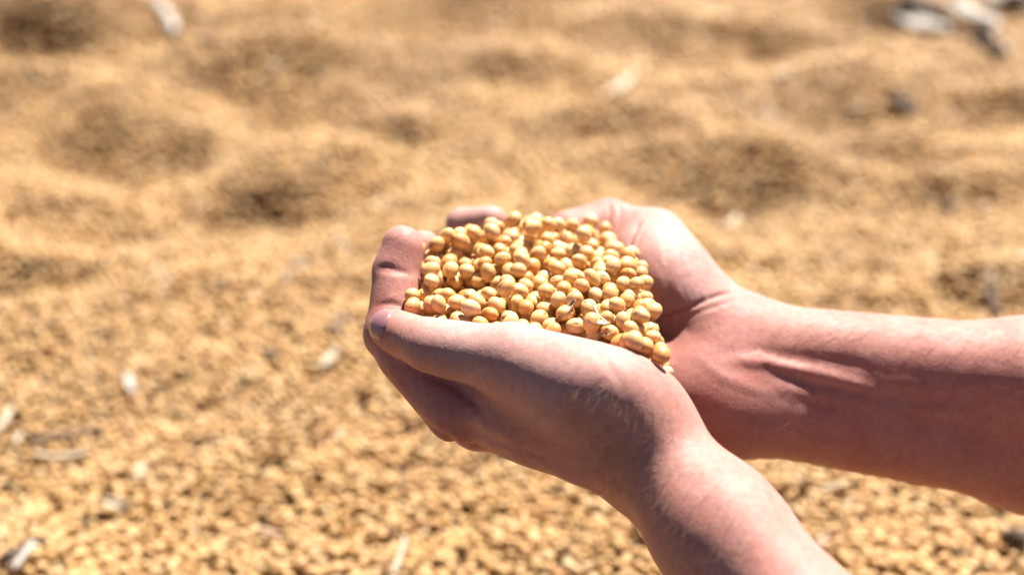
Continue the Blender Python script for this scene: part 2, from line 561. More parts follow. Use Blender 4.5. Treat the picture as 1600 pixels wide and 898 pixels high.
R.line([(1060, 390), (1070, 430), (1064, 466)], 0.25, 1.4)
R.line([(1150, 562), (1200, 566), (1270, 582), (1330, 598), (1372, 610)], -1.35, 2.4)
R.line([(1168, 546), (1230, 556), (1290, 562), (1344, 570), (1380, 590)], 0.7, 3.0)
R.line([(1344, 572), (1380, 596), (1440, 606), (1530, 612)], -0.5, 3.4)
R.line([(1180, 566), (1196, 572), (1212, 570)], 0.5, 1.0)
for k_ in range(7):                                      # fine lines across the palm and wrist
    R.line([(1020 + 14 * k_, 440 + 6 * k_ % 17), (1034 + 13 * k_, 458 + 3 * k_), (1052 + 12 * k_, 478 + k_)], 0.22, 0.8)
    R.line([(1060 + 12 * k_, 500 + 5 * k_), (1076 + 12 * k_, 520 + 6 * k_), (1086 + 14 * k_, 540 + 7 * k_)], 0.20, 0.9)
R.line([(1200, 600), (1300, 622), (1420, 640), (1540, 646)], -0.5, 3.0)
R.line([(1090, 560), (1130, 590), (1200, 618)], -0.5, 2.4)
R.line([(1172, 556), (1186, 552), (1200, 562)], -0.6, 1.2)


# ------------------------------------------------------------------ the soybean pile: terrain, ground sheet, bed of beans
def vnoise(x, y, s, seed):
    """Smooth value noise, wavelength s metres."""
    r = np.random.default_rng(seed)
    T = r.uniform(-1, 1, (64, 64))
    u, v = x / s + 17.3, y / s + 9.1
    i, j = np.floor(u).astype(int), np.floor(v).astype(int)
    f, g = u - i, v - j
    f, g = f * f * (3 - 2 * f), g * g * (3 - 2 * g)
    t = lambda a, b: T[a % 64, b % 64]
    return (t(i, j) * (1 - f) + t(i + 1, j) * f) * (1 - g) + (t(i, j + 1) * (1 - f) + t(i + 1, j + 1) * f) * g


# banks of beans pushed up by feet and shovels: where each one's face (turned to the lens) is seen, its half width in pixels, its slope
BANKS = [(60, 85, 120, .62), (30, 190, 90, .30), (430, 175, 110, .62), (640, 60, 150, .40), (632, 228, 52, .70), (205, 235, 110, .58),
         (470, 300, 110, .50), (1215, 78, 60, .62), (1345, 165, 95, .52), (1130, 285, 120, .52), (1075, 320, 70, .28), (1545, 205, 80, .58),
         (935, 215, 60, .36), (1010, 222, 50, .45), (1555, 468, 60, .60), (15, 450, 60, .60), (820, 150, 70, .35), (1420, 250, 60, .30),
         (330, 300, 60, .30), (90, 330, 90, .32), (1000, 80, 110, .30), (720, 20, 120, .35), (1490, 330, 70, .40), (560, 140, 70, .30),
         (1390, 20, 70, .6), (70, 690, 90, .30), (40, 860, 50, .35), (1590, 850, 35, .5), (1280, 800, 60, .22), (300, 480, 80, .22),
         (1250, 420, 70, .20), (240, 640, 90, .15), (420, 770, 80, .15)]
_bank = []
for px, py, w, sl in BANKS:
    g = ground_at(px, py)
    dist = math.hypot(g[1], CAM_H)
    sx = w / FPX * dist * 0.85
    _bank.append((g[0], g[1], sx * 1.15, sx * 0.85, sl))


def height(x, y):
    h = 0.034 * vnoise(x, y, 0.42, 1) + 0.013 * vnoise(x, y, 0.19, 2) + 0.0060 * vnoise(x, y, 0.085, 3) + 0.0022 * vnoise(x, y, 0.035, 4)
    h = h * np.clip((y - 0.35) / 0.6, 0.35, 1.0)
    xw = x + .030 * vnoise(x, y, .13, 41) + .012 * vnoise(x, y, .05, 42)
    yw = y + .045 * vnoise(x, y, .15, 43) + .014 * vnoise(x, y, .05, 44)
    for bx, by, sx, sy, sl in _bank:
        u, v = (xw - bx) / sx, (yw - by) / sy
        e = np.exp(-0.5 * (u * u + v * v))
        h = h + sl * (yw - by) * e * 1.7
    far = np.clip((y - 2.2) / 4, 0, 1)
    return h + 0.10 * far * vnoise(x, y, 1.3, 5)


MAT_GROUND = simple_mat('packed_bean_dust', (0.055, 0.032, 0.013), (0.13, 0.080, 0.034), 90, 0.9, 0.8)


def grid_mesh(name, xs, ys, hf, mat):
    X, Y = np.meshgrid(xs, ys, indexing='ij')
    v = np.stack([X, Y, hf(X, Y)], -1).reshape(-1, 3)
    nx, ny = len(xs), len(ys)
    i = np.arange((nx - 1) * (ny - 1)); a = (i // (ny - 1)) * ny + i % (ny - 1)
    return mesh_from(name, v, np.stack([a, a + ny, a + ny + 1, a + 1], 1), mat)


def spread_axis(lo, hi, step, far):
    """Even steps between lo and hi, then ever longer ones out to +-far."""
    mid = np.arange(lo, hi + step, step)
    out = [mid[-1]]; s = step
    while out[-1] < far:
        s *= 1.35; out.append(out[-1] + s)
    inn = [mid[0]]; s = step
    while inn[-1] > -far:
        s *= 1.35; inn.append(inn[-1] - s)
    return np.concatenate([np.array(inn[1:])[::-1], mid, np.array(out[1:])])


new_obj('ground', grid_mesh('ground', spread_axis(-1.9, 1.9, .02, 150), spread_axis(.1, 3.9, .02, 150),
                            lambda x, y: height(x, y) - 0.004, MAT_GROUND), kind='structure')


def bean_mesh(name, sub, mat, bend=0.10):
    """One soybean of unit half-axes: an egg a little flatter on the side of its seam, with the scar (hilum) along it."""
    bm = bmesh.new()
    bmesh.ops.create_icosphere(bm, subdivisions=sub, radius=1.0)
    v = np.array([q.co[:] for q in bm.verts]); f = [[q.index for q in p.verts] for p in bm.faces]
    bm.free()
    n = v.copy()
    v[:, 1] += bend * (n[:, 0] ** 2 - 0.4)
    v[:, 0] *= 1 + 0.06 * n[:, 2] - 0.05 * n[:, 1]
    scar = np.exp(-((n[:, 0] / 0.34) ** 2 + (n[:, 2] / 0.20) ** 2)) * (n[:, 1] < -0.3)
    v[:, 1] += 0.10 * scar
    me = mesh_from(name, v, np.array(f), mat)
    at = me.attributes.new('hilum', 'FLOAT', 'POINT')
    at.data.foreach_set('value', np.clip(scar * 1.25 - .2, 0, 1).astype(np.float32))
    return me


def bean_bed():
    """The loose beans of the pile: points laid on the terrain, one bean on each (geometry nodes)."""
    s = 0.0065
    xs = np.arange(-1.75, 1.75, s); ys = np.arange(.30, 3.3, s * .88)
    X, Y = np.meshgrid(xs, ys, indexing='ij')
    X = X + (np.arange(len(ys)) % 2) * s * .5
    k = (np.abs(X) < 0.55 + 0.42 * Y)
    x, y = X[k], Y[k]
    n = len(x)
    x = x + rng.normal(0, s * .20, n); y = y + rng.normal(0, s * .20, n)
    z = height(x, y) + rng.normal(0, .0015, n)
    # a second, broken layer of beans lying on top, and bare pits where the layer below shows
    top = (vnoise(x, y, .03, 11) + .6 * vnoise(x, y, .012, 12) + rng.normal(0, .35, n)) > .38
    pit = (vnoise(x, y, .028, 13) + .5 * vnoise(x, y, .011, 14) + rng.normal(0, .15, n)) > .84
    z = z - .0055 * pit
    x2 = x[top] + s * .5; y2 = y[top] + s * .29
    z2 = height(x2, y2) + .0043 + rng.normal(0, .0006, top.sum())
    pts = np.concatenate([np.stack([x, y, z], 1), np.stack([x2, y2, z2], 1)])
    n = len(pts)
    me = bpy.data.meshes.new('soybean_bed')
    me.vertices.add(n); me.vertices.foreach_set('co', pts.astype(np.float32).ravel())
    a = me.attributes.new('turn', 'FLOAT_VECTOR', 'POINT')
    a.data.foreach_set('vector', np.stack([rng.normal(0, .5, n), rng.normal(0, .5, n), rng.uniform(0, 6.28, n)], 1).astype(np.float32).ravel())
    g = np.clip(rng.normal(1, .075, n), .75, 1.25)
    a = me.attributes.new('size', 'FLOAT_VECTOR', 'POINT')
    a.data.foreach_set('vector', (np.stack([g * rng.choice([1, 1.08, 1.2], n), g, g * rng.uniform(.9, 1.05, n)], 1) * np.array([.0034, .0031, .0029])).astype(np.float32).ravel())
    bed = new_obj('soybean_bed', me, label='deep bed of loose dry soybeans covering the ground behind and below the hands', category='soybeans', kind='stuff')
    src = bpy.data.objects.new('soybean_source', bean_mesh('soybean_bed_seed', 2, MAT_BED))
    ng = bpy.data.node_groups.new('bean_bed', 'GeometryNodeTree')
    ng.interface.new_socket('Geometry', in_out='INPUT', socket_type='NodeSocketGeometry')
    ng.interface.new_socket('Geometry', in_out='OUTPUT', socket_type='NodeSocketGeometry')
    gi, go = ng.nodes.new('NodeGroupInput'), ng.nodes.new('NodeGroupOutput')
    m2p = ng.nodes.new('GeometryNodeMeshToPoints')
    iop = ng.nodes.new('GeometryNodeInstanceOnPoints')
    oi = ng.nodes.new('GeometryNodeObjectInfo'); oi.inputs['Object'].default_value = src; oi.inputs['As Instance'].default_value = True
    t = ng.nodes.new('GeometryNodeInputNamedAttribute'); t.data_type = 'FLOAT_VECTOR'; t.inputs['Name'].default_value = 'turn'
    z = ng.nodes.new('GeometryNodeInputNamedAttribute'); z.data_type = 'FLOAT_VECTOR'; z.inputs['Name'].default_value = 'size'
    e2r = ng.nodes.new('FunctionNodeEulerToRotation')
    lk = ng.links.new
    lk(gi.outputs[0], m2p.inputs['Mesh']); lk(m2p.outputs[0], iop.inputs['Points'])
    lk(oi.outputs['Geometry'], iop.inputs['Instance'])
    lk(t.outputs['Attribute'], e2r.inputs[0]); lk(e2r.outputs[0], iop.inputs['Rotation']); lk(z.outputs['Attribute'], iop.inputs['Scale'])
    lk(iop.outputs[0], go.inputs[0])
    md = bed.modifiers.new('beans', 'NODES'); md.node_group = ng
    print('bed beans', n)
    return bed


bean_bed()


# ------------------------------------------------------------------ the person's arms
def smooth01(x, a, b):
    t = np.clip((x - a) / (b - a), 0, 1)
    return t * t * (3 - 2 * t)


person = bpy.data.objects.new('person', None)
col.objects.link(person)
person.location = to_world(P(1700, 900, .52)).tolist()
person['label'] = 'bare forearms of a person with both hands cupped round a heap of soybeans'
person['category'] = 'person'
bpy.context.view_layer.update()


def build_arm(A, lo, hi, h, label, red, lines, pale):
    v, f = A.mesh(np.array(lo, float), np.array(hi, float), h)
    w = to_world(v) - np.array(person.location)
    me = mesh_from('arm', w, f, MAT_SKIN)
    base = np.array([0.378, 0.188, 0.155])
    colr = np.tile(base, (len(v), 1))
    amt = np.zeros(len(v))
    for c, r, s in red:                                   # flushed finger ends, knuckles, heel; made stronger to paint redder shade
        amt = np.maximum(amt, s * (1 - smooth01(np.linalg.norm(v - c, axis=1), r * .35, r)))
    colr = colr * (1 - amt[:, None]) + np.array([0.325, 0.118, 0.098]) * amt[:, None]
    for c, r, s in pale:                                  # paler palm skin, plus sunlit whiteness painted on thumbs and far fingertip
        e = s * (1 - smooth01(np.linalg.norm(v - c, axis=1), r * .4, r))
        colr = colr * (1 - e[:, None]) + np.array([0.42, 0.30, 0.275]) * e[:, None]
    for pix, w_, c, s in lines:                           # bluish veins and darker creases along lines on the skin
        q = [A.surf(x, y) for x, y in pix]
        q = np.array([k for k in q if k is not None])
        e = s * np.exp(-(polyline(v, q) / w_) ** 2)
        colr = colr * (1 - e[:, None]) + np.array(c) * e[:, None]
    at = me.color_attributes.new('tone', 'FLOAT_COLOR', 'POINT')
    at.data.foreach_set('color', np.concatenate([colr, np.ones((len(v), 1))], 1).astype(np.float32).ravel())
    o = new_obj('arm', me, person, label=label)
    return o


def nail_grid(A, centre, axis, normal, length, width):
    axis = axis / np.linalg.norm(axis)
    normal = normal - (normal @ axis) * axis; normal = normal / np.linalg.norm(normal)
    side = np.cross(normal, axis)
    nu, nv = 13, 15
    pts = np.zeros((nu, nv, 3))
    for i in range(nu):
        for j in range(nv):
            a, b = (i / (nu - 1) - .5) * 2, (j / (nv - 1) - .5) * 2
            # outline: round at the root, slightly domed at the free edge
            wid = width / 2 * (1 - .10 * max(0, -b) ** 3 - .16 * max(0, b) ** 4)
            q0 = centre + side * a * wid + axis * (b * length / 2 - .14 * length * a * a * (1 if b < 0 else -.6) * -abs(b)) + normal * 9
            t = 0.0
            for _ in range(60):
                s = float(A.base((q0 - normal * t)[None])[0])
                t += s
                if s < .02:
                    break
            rim = max(abs(a), abs(b)) if b < .8 else abs(a)
            lift = 0.38 - 0.75 * max(0, rim - .8) / .2
            if b > .6:
                lift += .25 * (b - .6)
            pts[i, j] = q0 - normal * t + normal * lift
    return pts, normal


def build_nail(A, centre, axis, normal, length, width, parent):
    """A curved nail plate lying on the skin: rays cast down the normal onto the finger."""
    pts, normal = nail_grid(A, centre, axis, normal, length, width)
    nu, nv = pts.shape[:2]
    back = pts - normal * 0.5
    v = np.concatenate([pts.reshape(-1, 3), back.reshape(-1, 3)])
    n = nu * nv
    f = []
    for i in range(nu - 1):
        for j in range(nv - 1):
            a = i * nv + j
            f.append((a, a + 1, a + nv + 1, a + nv)); f.append((n + a, n + a + nv, n + a + nv + 1, n + a + 1))
    ring = [i * nv for i in range(nu)] + [(nu - 1) * nv + j for j in range(1, nv)] + [i * nv + nv - 1 for i in range(nu - 2, -1, -1)] + [j for j in range(nv - 2, 0, -1)]
    for a, b in zip(ring, ring[1:] + ring[:1]):
        f.append((b, a, n + a, n + b))
    me = mesh_from('fingernail', to_world(v) - np.array(person.location), f, MAT_NAIL)
    bm = bmesh.new(); bm.from_mesh(me); bmesh.ops.recalc_face_normals(bm, faces=bm.faces); bm.to_mesh(me); bm.free()
    me.polygons.foreach_set('use_smooth', np.ones(len(me.polygons), dtype=bool))
    return new_obj('fingernail', me, parent)


MAT_NAIL = simple_mat('fingernail', (0.25, 0.115, 0.125), (0.29, 0.14, 0.145), 90, 0.28, 0.05, (1, 1, 1))
_b = MAT_NAIL.node_tree.nodes['Principled BSDF']
_b.inputs['Subsurface Weight'].default_value = .3; _b.inputs['Subsurface Radius'].default_value = (1, .3, .2); _b.inputs['Subsurface Scale'].default_value = .002
_b.inputs['Coat Weight'].default_value = .25; _b.inputs['Coat Roughness'].default_value = .2

CREASE, VEIN = (0.17, 0.052, 0.040), (0.20, 0.105, 0.112)
NAIL_AX = L_TIP - L_IP
NAIL_N = V3(-.66, .30, -.72)
NAIL = (L_TIP + V3(-3.2, 1.4, -1.8), NAIL_AX, NAIL_N, 13.5, 12.5)
_g, _n = nail_grid(L, *NAIL[:3], NAIL[3] * 1.06, NAIL[4] * 1.08)
L.marks.append((np.concatenate([_g[:, 0], _g[-1, 1:], _g[::-1, -1][1:], _g[0, ::-1][1:-1]])[:38], 0.75, 0.75))   # the skin dips round the root and sides of the nail
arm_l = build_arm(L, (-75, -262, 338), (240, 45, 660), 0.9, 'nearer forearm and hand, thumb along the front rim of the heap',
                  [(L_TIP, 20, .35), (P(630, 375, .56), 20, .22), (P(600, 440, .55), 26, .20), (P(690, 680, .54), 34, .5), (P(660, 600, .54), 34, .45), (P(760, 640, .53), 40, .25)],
                  [([(590, 417), (606, 417), (622, 423), (640, 428)], .8, CREASE, .6), ([(590, 476), (612, 474), (634, 480)], .9, CREASE, .5), ([(1010, 660), (1060, 730), (1130, 800), (1180, 880)], 1.6, VEIN, .22), ([(900, 580), (860, 640), (800, 680)], 1.6, VEIN, .25)],
                  [(P(830, 520, .505), 40, .3), (P(740, 510, .515), 30, .3), (P(930, 560, .49), 34, .25)])  # whiter tone painted along the sunlit top of the thumb
build_nail(L, *NAIL, arm_l)
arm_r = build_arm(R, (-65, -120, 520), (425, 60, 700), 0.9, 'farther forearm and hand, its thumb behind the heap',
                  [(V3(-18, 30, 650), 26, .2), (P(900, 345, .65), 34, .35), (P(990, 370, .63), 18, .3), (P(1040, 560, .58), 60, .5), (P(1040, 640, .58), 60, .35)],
                  [([(1030, 494), (1050, 489), (1076, 481), (1104, 468), (1140, 456)], .8, CREASE, .6), ([(953, 318), (954, 334), (951, 350)], .8, CREASE, .5),
                   ([(1002, 346), (994, 362), (986, 380), (984, 396)], 1.0, CREASE, .6),
                   ([(1090, 560), (1130, 590), (1200, 618), (1300, 640)], 1.8, VEIN, .35), ([(1150, 566), (1200, 580), (1260, 606), (1330, 612), (1420, 650)], 1.8, VEIN, .35),
                   ([(1130, 540), (1170, 556), (1230, 570)], 1.4, VEIN, .35), ([(1100, 600), (1180, 660), (1300, 690)], 1.8, VEIN, .25)],
                  [(P(1050, 420, .61), 44, .4), (P(1000, 360, .64), 26, .3), (V3(-16, 31, 650), 24, .5)])  # pale palm, with sunlit brightness painted into thumb and fingertip


def build_hair(arm, A, picks, n, lo_len, hi_len, along, seed):
    """Fine pale hairs on the skin inside the pixel boxes picks; along: the direction they lie in (lens axes)."""
    r = np.random.default_rng(seed)
    V, F = [], []
    along = along / np.linalg.norm(along)
    while len(V) < n * 7:
        x0, y0, x1, y1 = picks[r.integers(len(picks))]
        q = A.surf(r.uniform(x0, x1), r.uniform(y0, y1))
        if q is None:
            continue
        nr = A.gradient(q[None])[0]
        t = along - (along @ nr) * nr + r.normal(0, .28, 3); t = t - (t @ nr) * nr; t /= np.linalg.norm(t)
        ln = r.uniform(lo_len, hi_len)
        sd = np.cross(t, nr)
        k = len(V)
        pts = [q - nr * .3, q + t * ln * .45 + nr * ln * .22, q + t * ln + nr * ln * r.uniform(.15, .4) + sd * r.normal(0, .6)]
        for c, rad in ((pts[0], .040), (pts[1], .030)):
            for a in range(3):
                V.append(c + (sd * math.cos(a * 2.094) + nr * math.sin(a * 2.094)) * rad)
        V.append(pts[2])
        for a in range(3):
            b = (a + 1) % 3
            F.append((k + a, k + b, k + 3 + b)); F.append((k + a, k + 3 + b, k + 3 + a)); F.append((k + 3 + a, k + 3 + b, k + 6))
    me = mesh_from('arm_hair', to_world(np.array(V)) - np.array(person.location), np.array(F), MAT_HAIR)
    return new_obj('arm_hair', me, arm, kind='stuff')


MAT_HAIR = simple_mat('body_hair', (0.30, 0.19, 0.11), (0.42, 0.29, 0.18), 40, 0.45, 0.0)
build_hair(arm_l, L, [(925, 640, 1000, 790), (960, 620, 1060, 800), (1010, 720, 1180, 898), (900, 600, 960, 740)], 800, 4.5, 9.0, V3(-.5, -.75, .1), 5)
build_hair(arm_r, R, [(1180, 486, 1600, 560), (1250, 488, 1600, 530), (1200, 600, 1600, 760)], 800, 4.0, 8.0, V3(-.8, .25, -.2), 6)


# ------------------------------------------------------------------ bits of straw, husk and soil lying on the pile
def ground_hit(px, py):
    """Where the ray through the pixel meets the bed of beans."""
    d = to_world(P(px, py, 1.0)) - np.array([0, 0, CAM_H])
    t = 0.5
    for _ in range(400):
        q = d * t + np.array([0, 0, CAM_H])
        gap = q[2] - (float(height(np.array([q[0]]), np.array([q[1]]))[0]) + .003)
        if gap < .0005:
            break
        t += max(gap, .001) * .5
    return q


MAT_STRAW = simple_mat('dry_straw', (0.279, 0.205, 0.123), (0.410, 0.344, 0.246), 30, 0.6, 0.5, (1, 8, 8))
MAT_PALE = simple_mat('bleached_husk', (0.25, 0.215, 0.175), (0.37, 0.335, 0.29), 60, 0.5, 0.4)
MAT_BROWN = simple_mat('brown_stalk', (0.082, 0.053, 0.037), (0.164, 0.115, 0.082), 60, 0.8, 0.6, (1, 6, 6))
MAT_SOIL_GAP = simple_mat('dark_soil_and_gap', (0.040, 0.027, 0.019), (0.10, 0.068, 0.046), 140, 0.95, 1.0)
MAT_POD = simple_mat('pod_shell', (0.230, 0.123, 0.066), (0.361, 0.238, 0.148), 80, 0.6, 0.5, (1, 4, 4))


def stalk_mesh(name, length, rad, mat, seed, hollow=True):
    """A broken straw: an uneven, slightly bent tube with split ends; along X, centred."""
    r = np.random.default_rng(seed)
    n, m = 9, 9
    V, F = [], []
    b1, b2 = r.normal(0, .05) * length, r.normal(0, .04) * length
    for i in range(n):
        t = i / (n - 1)
        c = np.array([(t - .5) * length, b1 * math.sin(math.pi * t), b2 * math.sin(math.pi * t)])
        rr = rad * (1 + r.normal(0, .05)) * (1 - .18 * t)
        for j in range(m):
            a = j / m * 2 * math.pi
            jag = r.normal(0, rad * .8) if i in (0, n - 1) else 0
            V.append(c + np.array([jag, rr * math.cos(a), rr * .75 * math.sin(a)]))
    for i in range(n - 1):
        for j in range(m):
            F.append((i * m + j, i * m + (j + 1) % m, (i + 1) * m + (j + 1) % m, (i + 1) * m + j))
    if hollow:                                     # inner wall and rims
        k = len(V)
        for i in range(n):
            c = np.mean(V[i * m:(i + 1) * m], axis=0)
            for j in range(m):
                V.append(c + (V[i * m + j] - c) * np.array([1, .7, .7]))
        for i in range(n - 1):
            for j in range(m):
                F.append((k + i * m + (j + 1) % m, k + i * m + j, k + (i + 1) * m + j, k + (i + 1) * m + (j + 1) % m))
        for e in (0, (n - 1) * m):
            for j in range(m):
                q = (e + j, k + e + j, k + e + (j + 1) % m, e + (j + 1) % m)
                F.append(q if e == 0 else q[::-1])
    else:
        F.append(tuple(range(m - 1, -1, -1))); F.append(tuple((n - 1) * m + j for j in range(m)))
    return mesh_from(name, np.array(V), F, mat)


def shell_mesh(name, length, width, mat, seed, curl=.5, thick=.0006):
    """A half pod or curled flake of husk: pointed at both ends, cupped across, with real thickness."""
    r = np.random.default_rng(seed)
    n, m = 11, 7
    top = []
    for i in range(n):
        t = i / (n - 1)
        w = width / 2 * (math.sin(math.pi * min(max(t * .94 + .03, 0), 1)) ** .6) * (1 + r.normal(0, .07))
        for j in range(m):
            s = j / (m - 1) * 2 - 1
            top.append(((t - .5) * length + r.normal(0, length * .006), s * w, curl * width * .5 * s * s * (.6 + .4 * t) + .10 * length * (t - .5) ** 2 * 2 + r.normal(0, thick * .4)))
    top = np.array(top); bot = top - np.array([0, 0, thick])
    k = len(top)
    F = []
    for i in range(n - 1):
        for j in range(m - 1):
            a = i * m + j
            F.append((a, a + m, a + m + 1, a + 1)); F.append((k + a, k + a + 1, k + a + m + 1, k + a + m))
    ring = [j for j in range(m)] + [i * m + m - 1 for i in range(1, n)] + [(n - 1) * m + j for j in range(m - 2, -1, -1)] + [i * m for i in range(n - 2, 0, -1)]
    for a, b in zip(ring, ring[1:] + ring[:1]):
        F.append((a, b, k + b, k + a))
    return mesh_from(name, np.concatenate([top, bot]), F, mat)


def clod_mesh(name, r0, mat, seed):
    """A crumb of soil, or a lump standing in for a dark gap."""
    r = np.random.default_rng(seed)
    bm = bmesh.new(); bmesh.ops.create_icosphere(bm, subdivisions=3, radius=1)
    v = np.array([q.co[:] for q in bm.verts]); f = np.array([[q.index for q in p.verts] for p in bm.faces]); bm.free()
    for k in range(9):
        d = r.normal(0, 1, 3); d /= np.linalg.norm(d)
        v = v * (1 + (.22 * np.tanh(4 * (v @ d - .35)))[:, None] * r.choice([-1, .6]))
    v *= np.array([1.15, .9, .7]) * r0
    return mesh_from(name, v + r.normal(0, r0 * .03, v.shape), f, mat, smooth=False)


def lay(name, kind, x0, y0, x1, y1, wpx, mat, label, cat, seed, **kw):
    """A piece seen from pixel (x0, y0) to (x1, y1), wpx pixels wide, laid on the beans."""
    a, b = ground_hit(x0, y0), ground_hit(x1, y1)
    d = b - a
    length = max(np.linalg.norm(d), .004)
    px_m = np.linalg.norm((a + b) / 2 - np.array([0, 0, CAM_H])) / FPX
    if kind == 'stalk':
        me = stalk_mesh(name, length, wpx * px_m / 2, mat, seed, **kw)
    elif kind == 'shell':
        me = shell_mesh(name, length, wpx * px_m, mat, seed, **kw)
    else:
        me = clod_mesh(name, wpx * px_m / 2, mat, seed)
    o = new_obj(name, me, label=label, category=cat)
    c = (a + b) / 2
    o.location = (c[0], c[1], c[2] + (.0035 if kind != 'clod' else wpx * px_m * .12))
    o.rotation_euler = (random.uniform(-.25, .25), -math.asin(max(-1, min(1, d[2] / length))) if kind != 'clod' else 0, math.atan2(d[1], d[0]))
    return o


DEBRIS = [
    ('husk_flake', 'shell', 1478, 14, 1550, 66, 46, MAT_PALE, 'brightest white husk flake at the top right of the pile', 'husk', {'curl': .9}),
    ('husk_flake', 'shell', 1520, 58, 1566, 96, 38, MAT_PALE, 'pale grey husk flake just below the brightest white one', 'husk', {'curl': .7}),
    ('husk_flake', 'shell', 1400, 34, 1480, 62, 40, MAT_PALE, 'long pale husk flake beside the dark clod at top right', 'husk', {'curl': .5}),
    ('husk_flake', 'shell', 1535, -4, 1575, 18, 30, MAT_PALE, 'small pale husk flake at the upper edge near the right corner', 'husk', {'curl': .5}),
    ('soil_or_gap_clod', 'clod', 1430, 14, 1470, 16, 40, MAT_SOIL_GAP, 'large dark lump standing in for the shaded gap behind the pale husks at top right', 'soil clod', {}),  # dark lump put in for the shade of a gap
    ('soil_or_gap_clod', 'clod', 1580, 14, 1600, 16, 26, MAT_SOIL_GAP, 'dark soil clod in the top right corner', 'soil clod', {}),
    ('straw', 'stalk', 243, 6, 274, 56, 20, MAT_PALE, 'thick pale straw lying at the upper left edge', 'straw', {}),
    ('husk_flake', 'shell', 948, 158, 992, 124, 16, MAT_STRAW, 'tan husk flake on the far ridge above the right thumb', 'husk', {'curl': .3}),
    ('husk_flake', 'shell', 1208, 126, 1236, 118, 16, MAT_STRAW, 'small tan husk flake far back to the right of centre', 'husk', {'curl': .4}),
    ('husk_flake', 'shell', 1132, 366, 1152, 346, 15, MAT_STRAW, 'small pale flake on the beans right behind the farther hand', 'husk', {'curl': .4}),
    ('husk_flake', 'shell', 444, 444, 458, 438, 15, MAT_PALE, 'tiny white flake alone on the beans left of the fingers', 'husk', {'curl': .8}),
    ('husk_flake', 'shell', 199, 590, 209, 624, 14, MAT_PALE, 'upright white chip on the beans at middle left', 'husk', {'curl': .6}),
    ('soil_or_gap_clod', 'clod', 424, 552, 436, 560, 17, MAT_SOIL_GAP, 'small black soil crumb left of the nearer thumb', 'soil clod', {}),
    ('dry_stalk', 'stalk', 515, 520, 548, 500, 9, MAT_BROWN, 'short dark stalk just left of the nearer thumb tip', 'stalk', {'hollow': False}),
    ('dry_stalk', 'stalk', 528, 495, 534, 530, 7, MAT_BROWN, 'thin dark stalk crossing another one left of the thumb', 'stalk', {'hollow': False}),
    ('husk_flake', 'shell', 502, 582, 530, 552, 15, MAT_STRAW, 'dull tan husk flake below the two crossed dark stalks', 'husk', {'curl': .5}),
    ('straw', 'stalk', 20, 896, 54, 850, 13, MAT_PALE, 'pale split straw in the bottom left corner', 'straw', {}),
    ('soil_or_gap_clod', 'clod', 12, 868, 30, 866, 22, MAT_SOIL_GAP, 'dark lump standing in for a shaded gap beside the straw in the bottom left corner', 'soil clod', {}),  # painted dark to stand for shade between the beans
    ('soil_or_gap_clod', 'clod', 60, 848, 74, 842, 15, MAT_SOIL_GAP, 'small dark lump standing in for a shaded gap to the right of the bottom left straw', 'soil clod', {}),  # another dark lump in place of a shaded gap
    ('straw', 'stalk', 613, 908, 633, 846, 12, MAT_STRAW, 'cream straw standing at the bottom edge below the nearer hand', 'straw', {}),
    ('pod_shell', 'shell', 160, 790, 208, 806, 19, MAT_STRAW, 'split cream pod shell on the beans at lower left', 'pod', {'curl': 1.1}),
    ('dry_stalk', 'stalk', 46, 690, 156, 674, 10, MAT_BROWN, 'longest brown stalk lying on the beans at far left', 'stalk', {'hollow': False}),
    ('dry_stalk', 'stalk', 55, 716, 140, 712, 11, MAT_STRAW, 'greyish stalk just below the longest brown one', 'stalk', {'hollow': False}),
    ('straw', 'stalk', -8, 682, 16, 648, 14, MAT_STRAW, 'pale straw end at the left edge of the picture', 'straw', {}),
    ('husk_flake', 'shell', 214, 752, 230, 732, 13, MAT_STRAW, 'pale flake above the split pod shell at lower left', 'husk', {'curl': .5}),
    ('soil_or_gap_clod', 'clod', 1580, 848, 1600, 850, 26, MAT_SOIL_GAP, 'black soil clod at the right edge below the farther forearm', 'soil clod', {}),
    ('soil_or_gap_clod', 'clod', 1136, 712, 1150, 716, 20, MAT_SOIL_GAP, 'dark crumb in the gap between the two forearms', 'soil clod', {}),
    ('dry_stalk', 'stalk', 1548, 440, 1560, 492, 12, MAT_BROWN, 'upright dark stalk above the farther forearm at right', 'stalk', {'hollow': False}),
    ('soil_or_gap_clod', 'clod', 1402, 168, 1420, 172, 26, MAT_SOIL_GAP, 'dark soil clod on the far beans at upper right', 'soil clod', {}),
    ('soil_or_gap_clod', 'clod', 1480, 318, 1500, 322, 22, MAT_SOIL_GAP, 'dark soil clod on the beans at middle right', 'soil clod', {}),
    ('pod_shell', 'shell', 1270, 862, 1300, 850, 16, MAT_POD, 'brown pod shell on the beans under the farther forearm', 'pod', {'curl': 1.0}),
    ('pod_shell', 'shell', 405, 840, 440, 848, 16, MAT_POD, 'brown pod shell near the bottom edge left of centre', 'pod', {'curl': 1.0}),
]
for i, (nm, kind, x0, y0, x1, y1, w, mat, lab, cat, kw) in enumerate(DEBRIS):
    lay(nm, kind, x0, y0, x1, y1, w, mat, lab, cat, 100 + i, **kw)


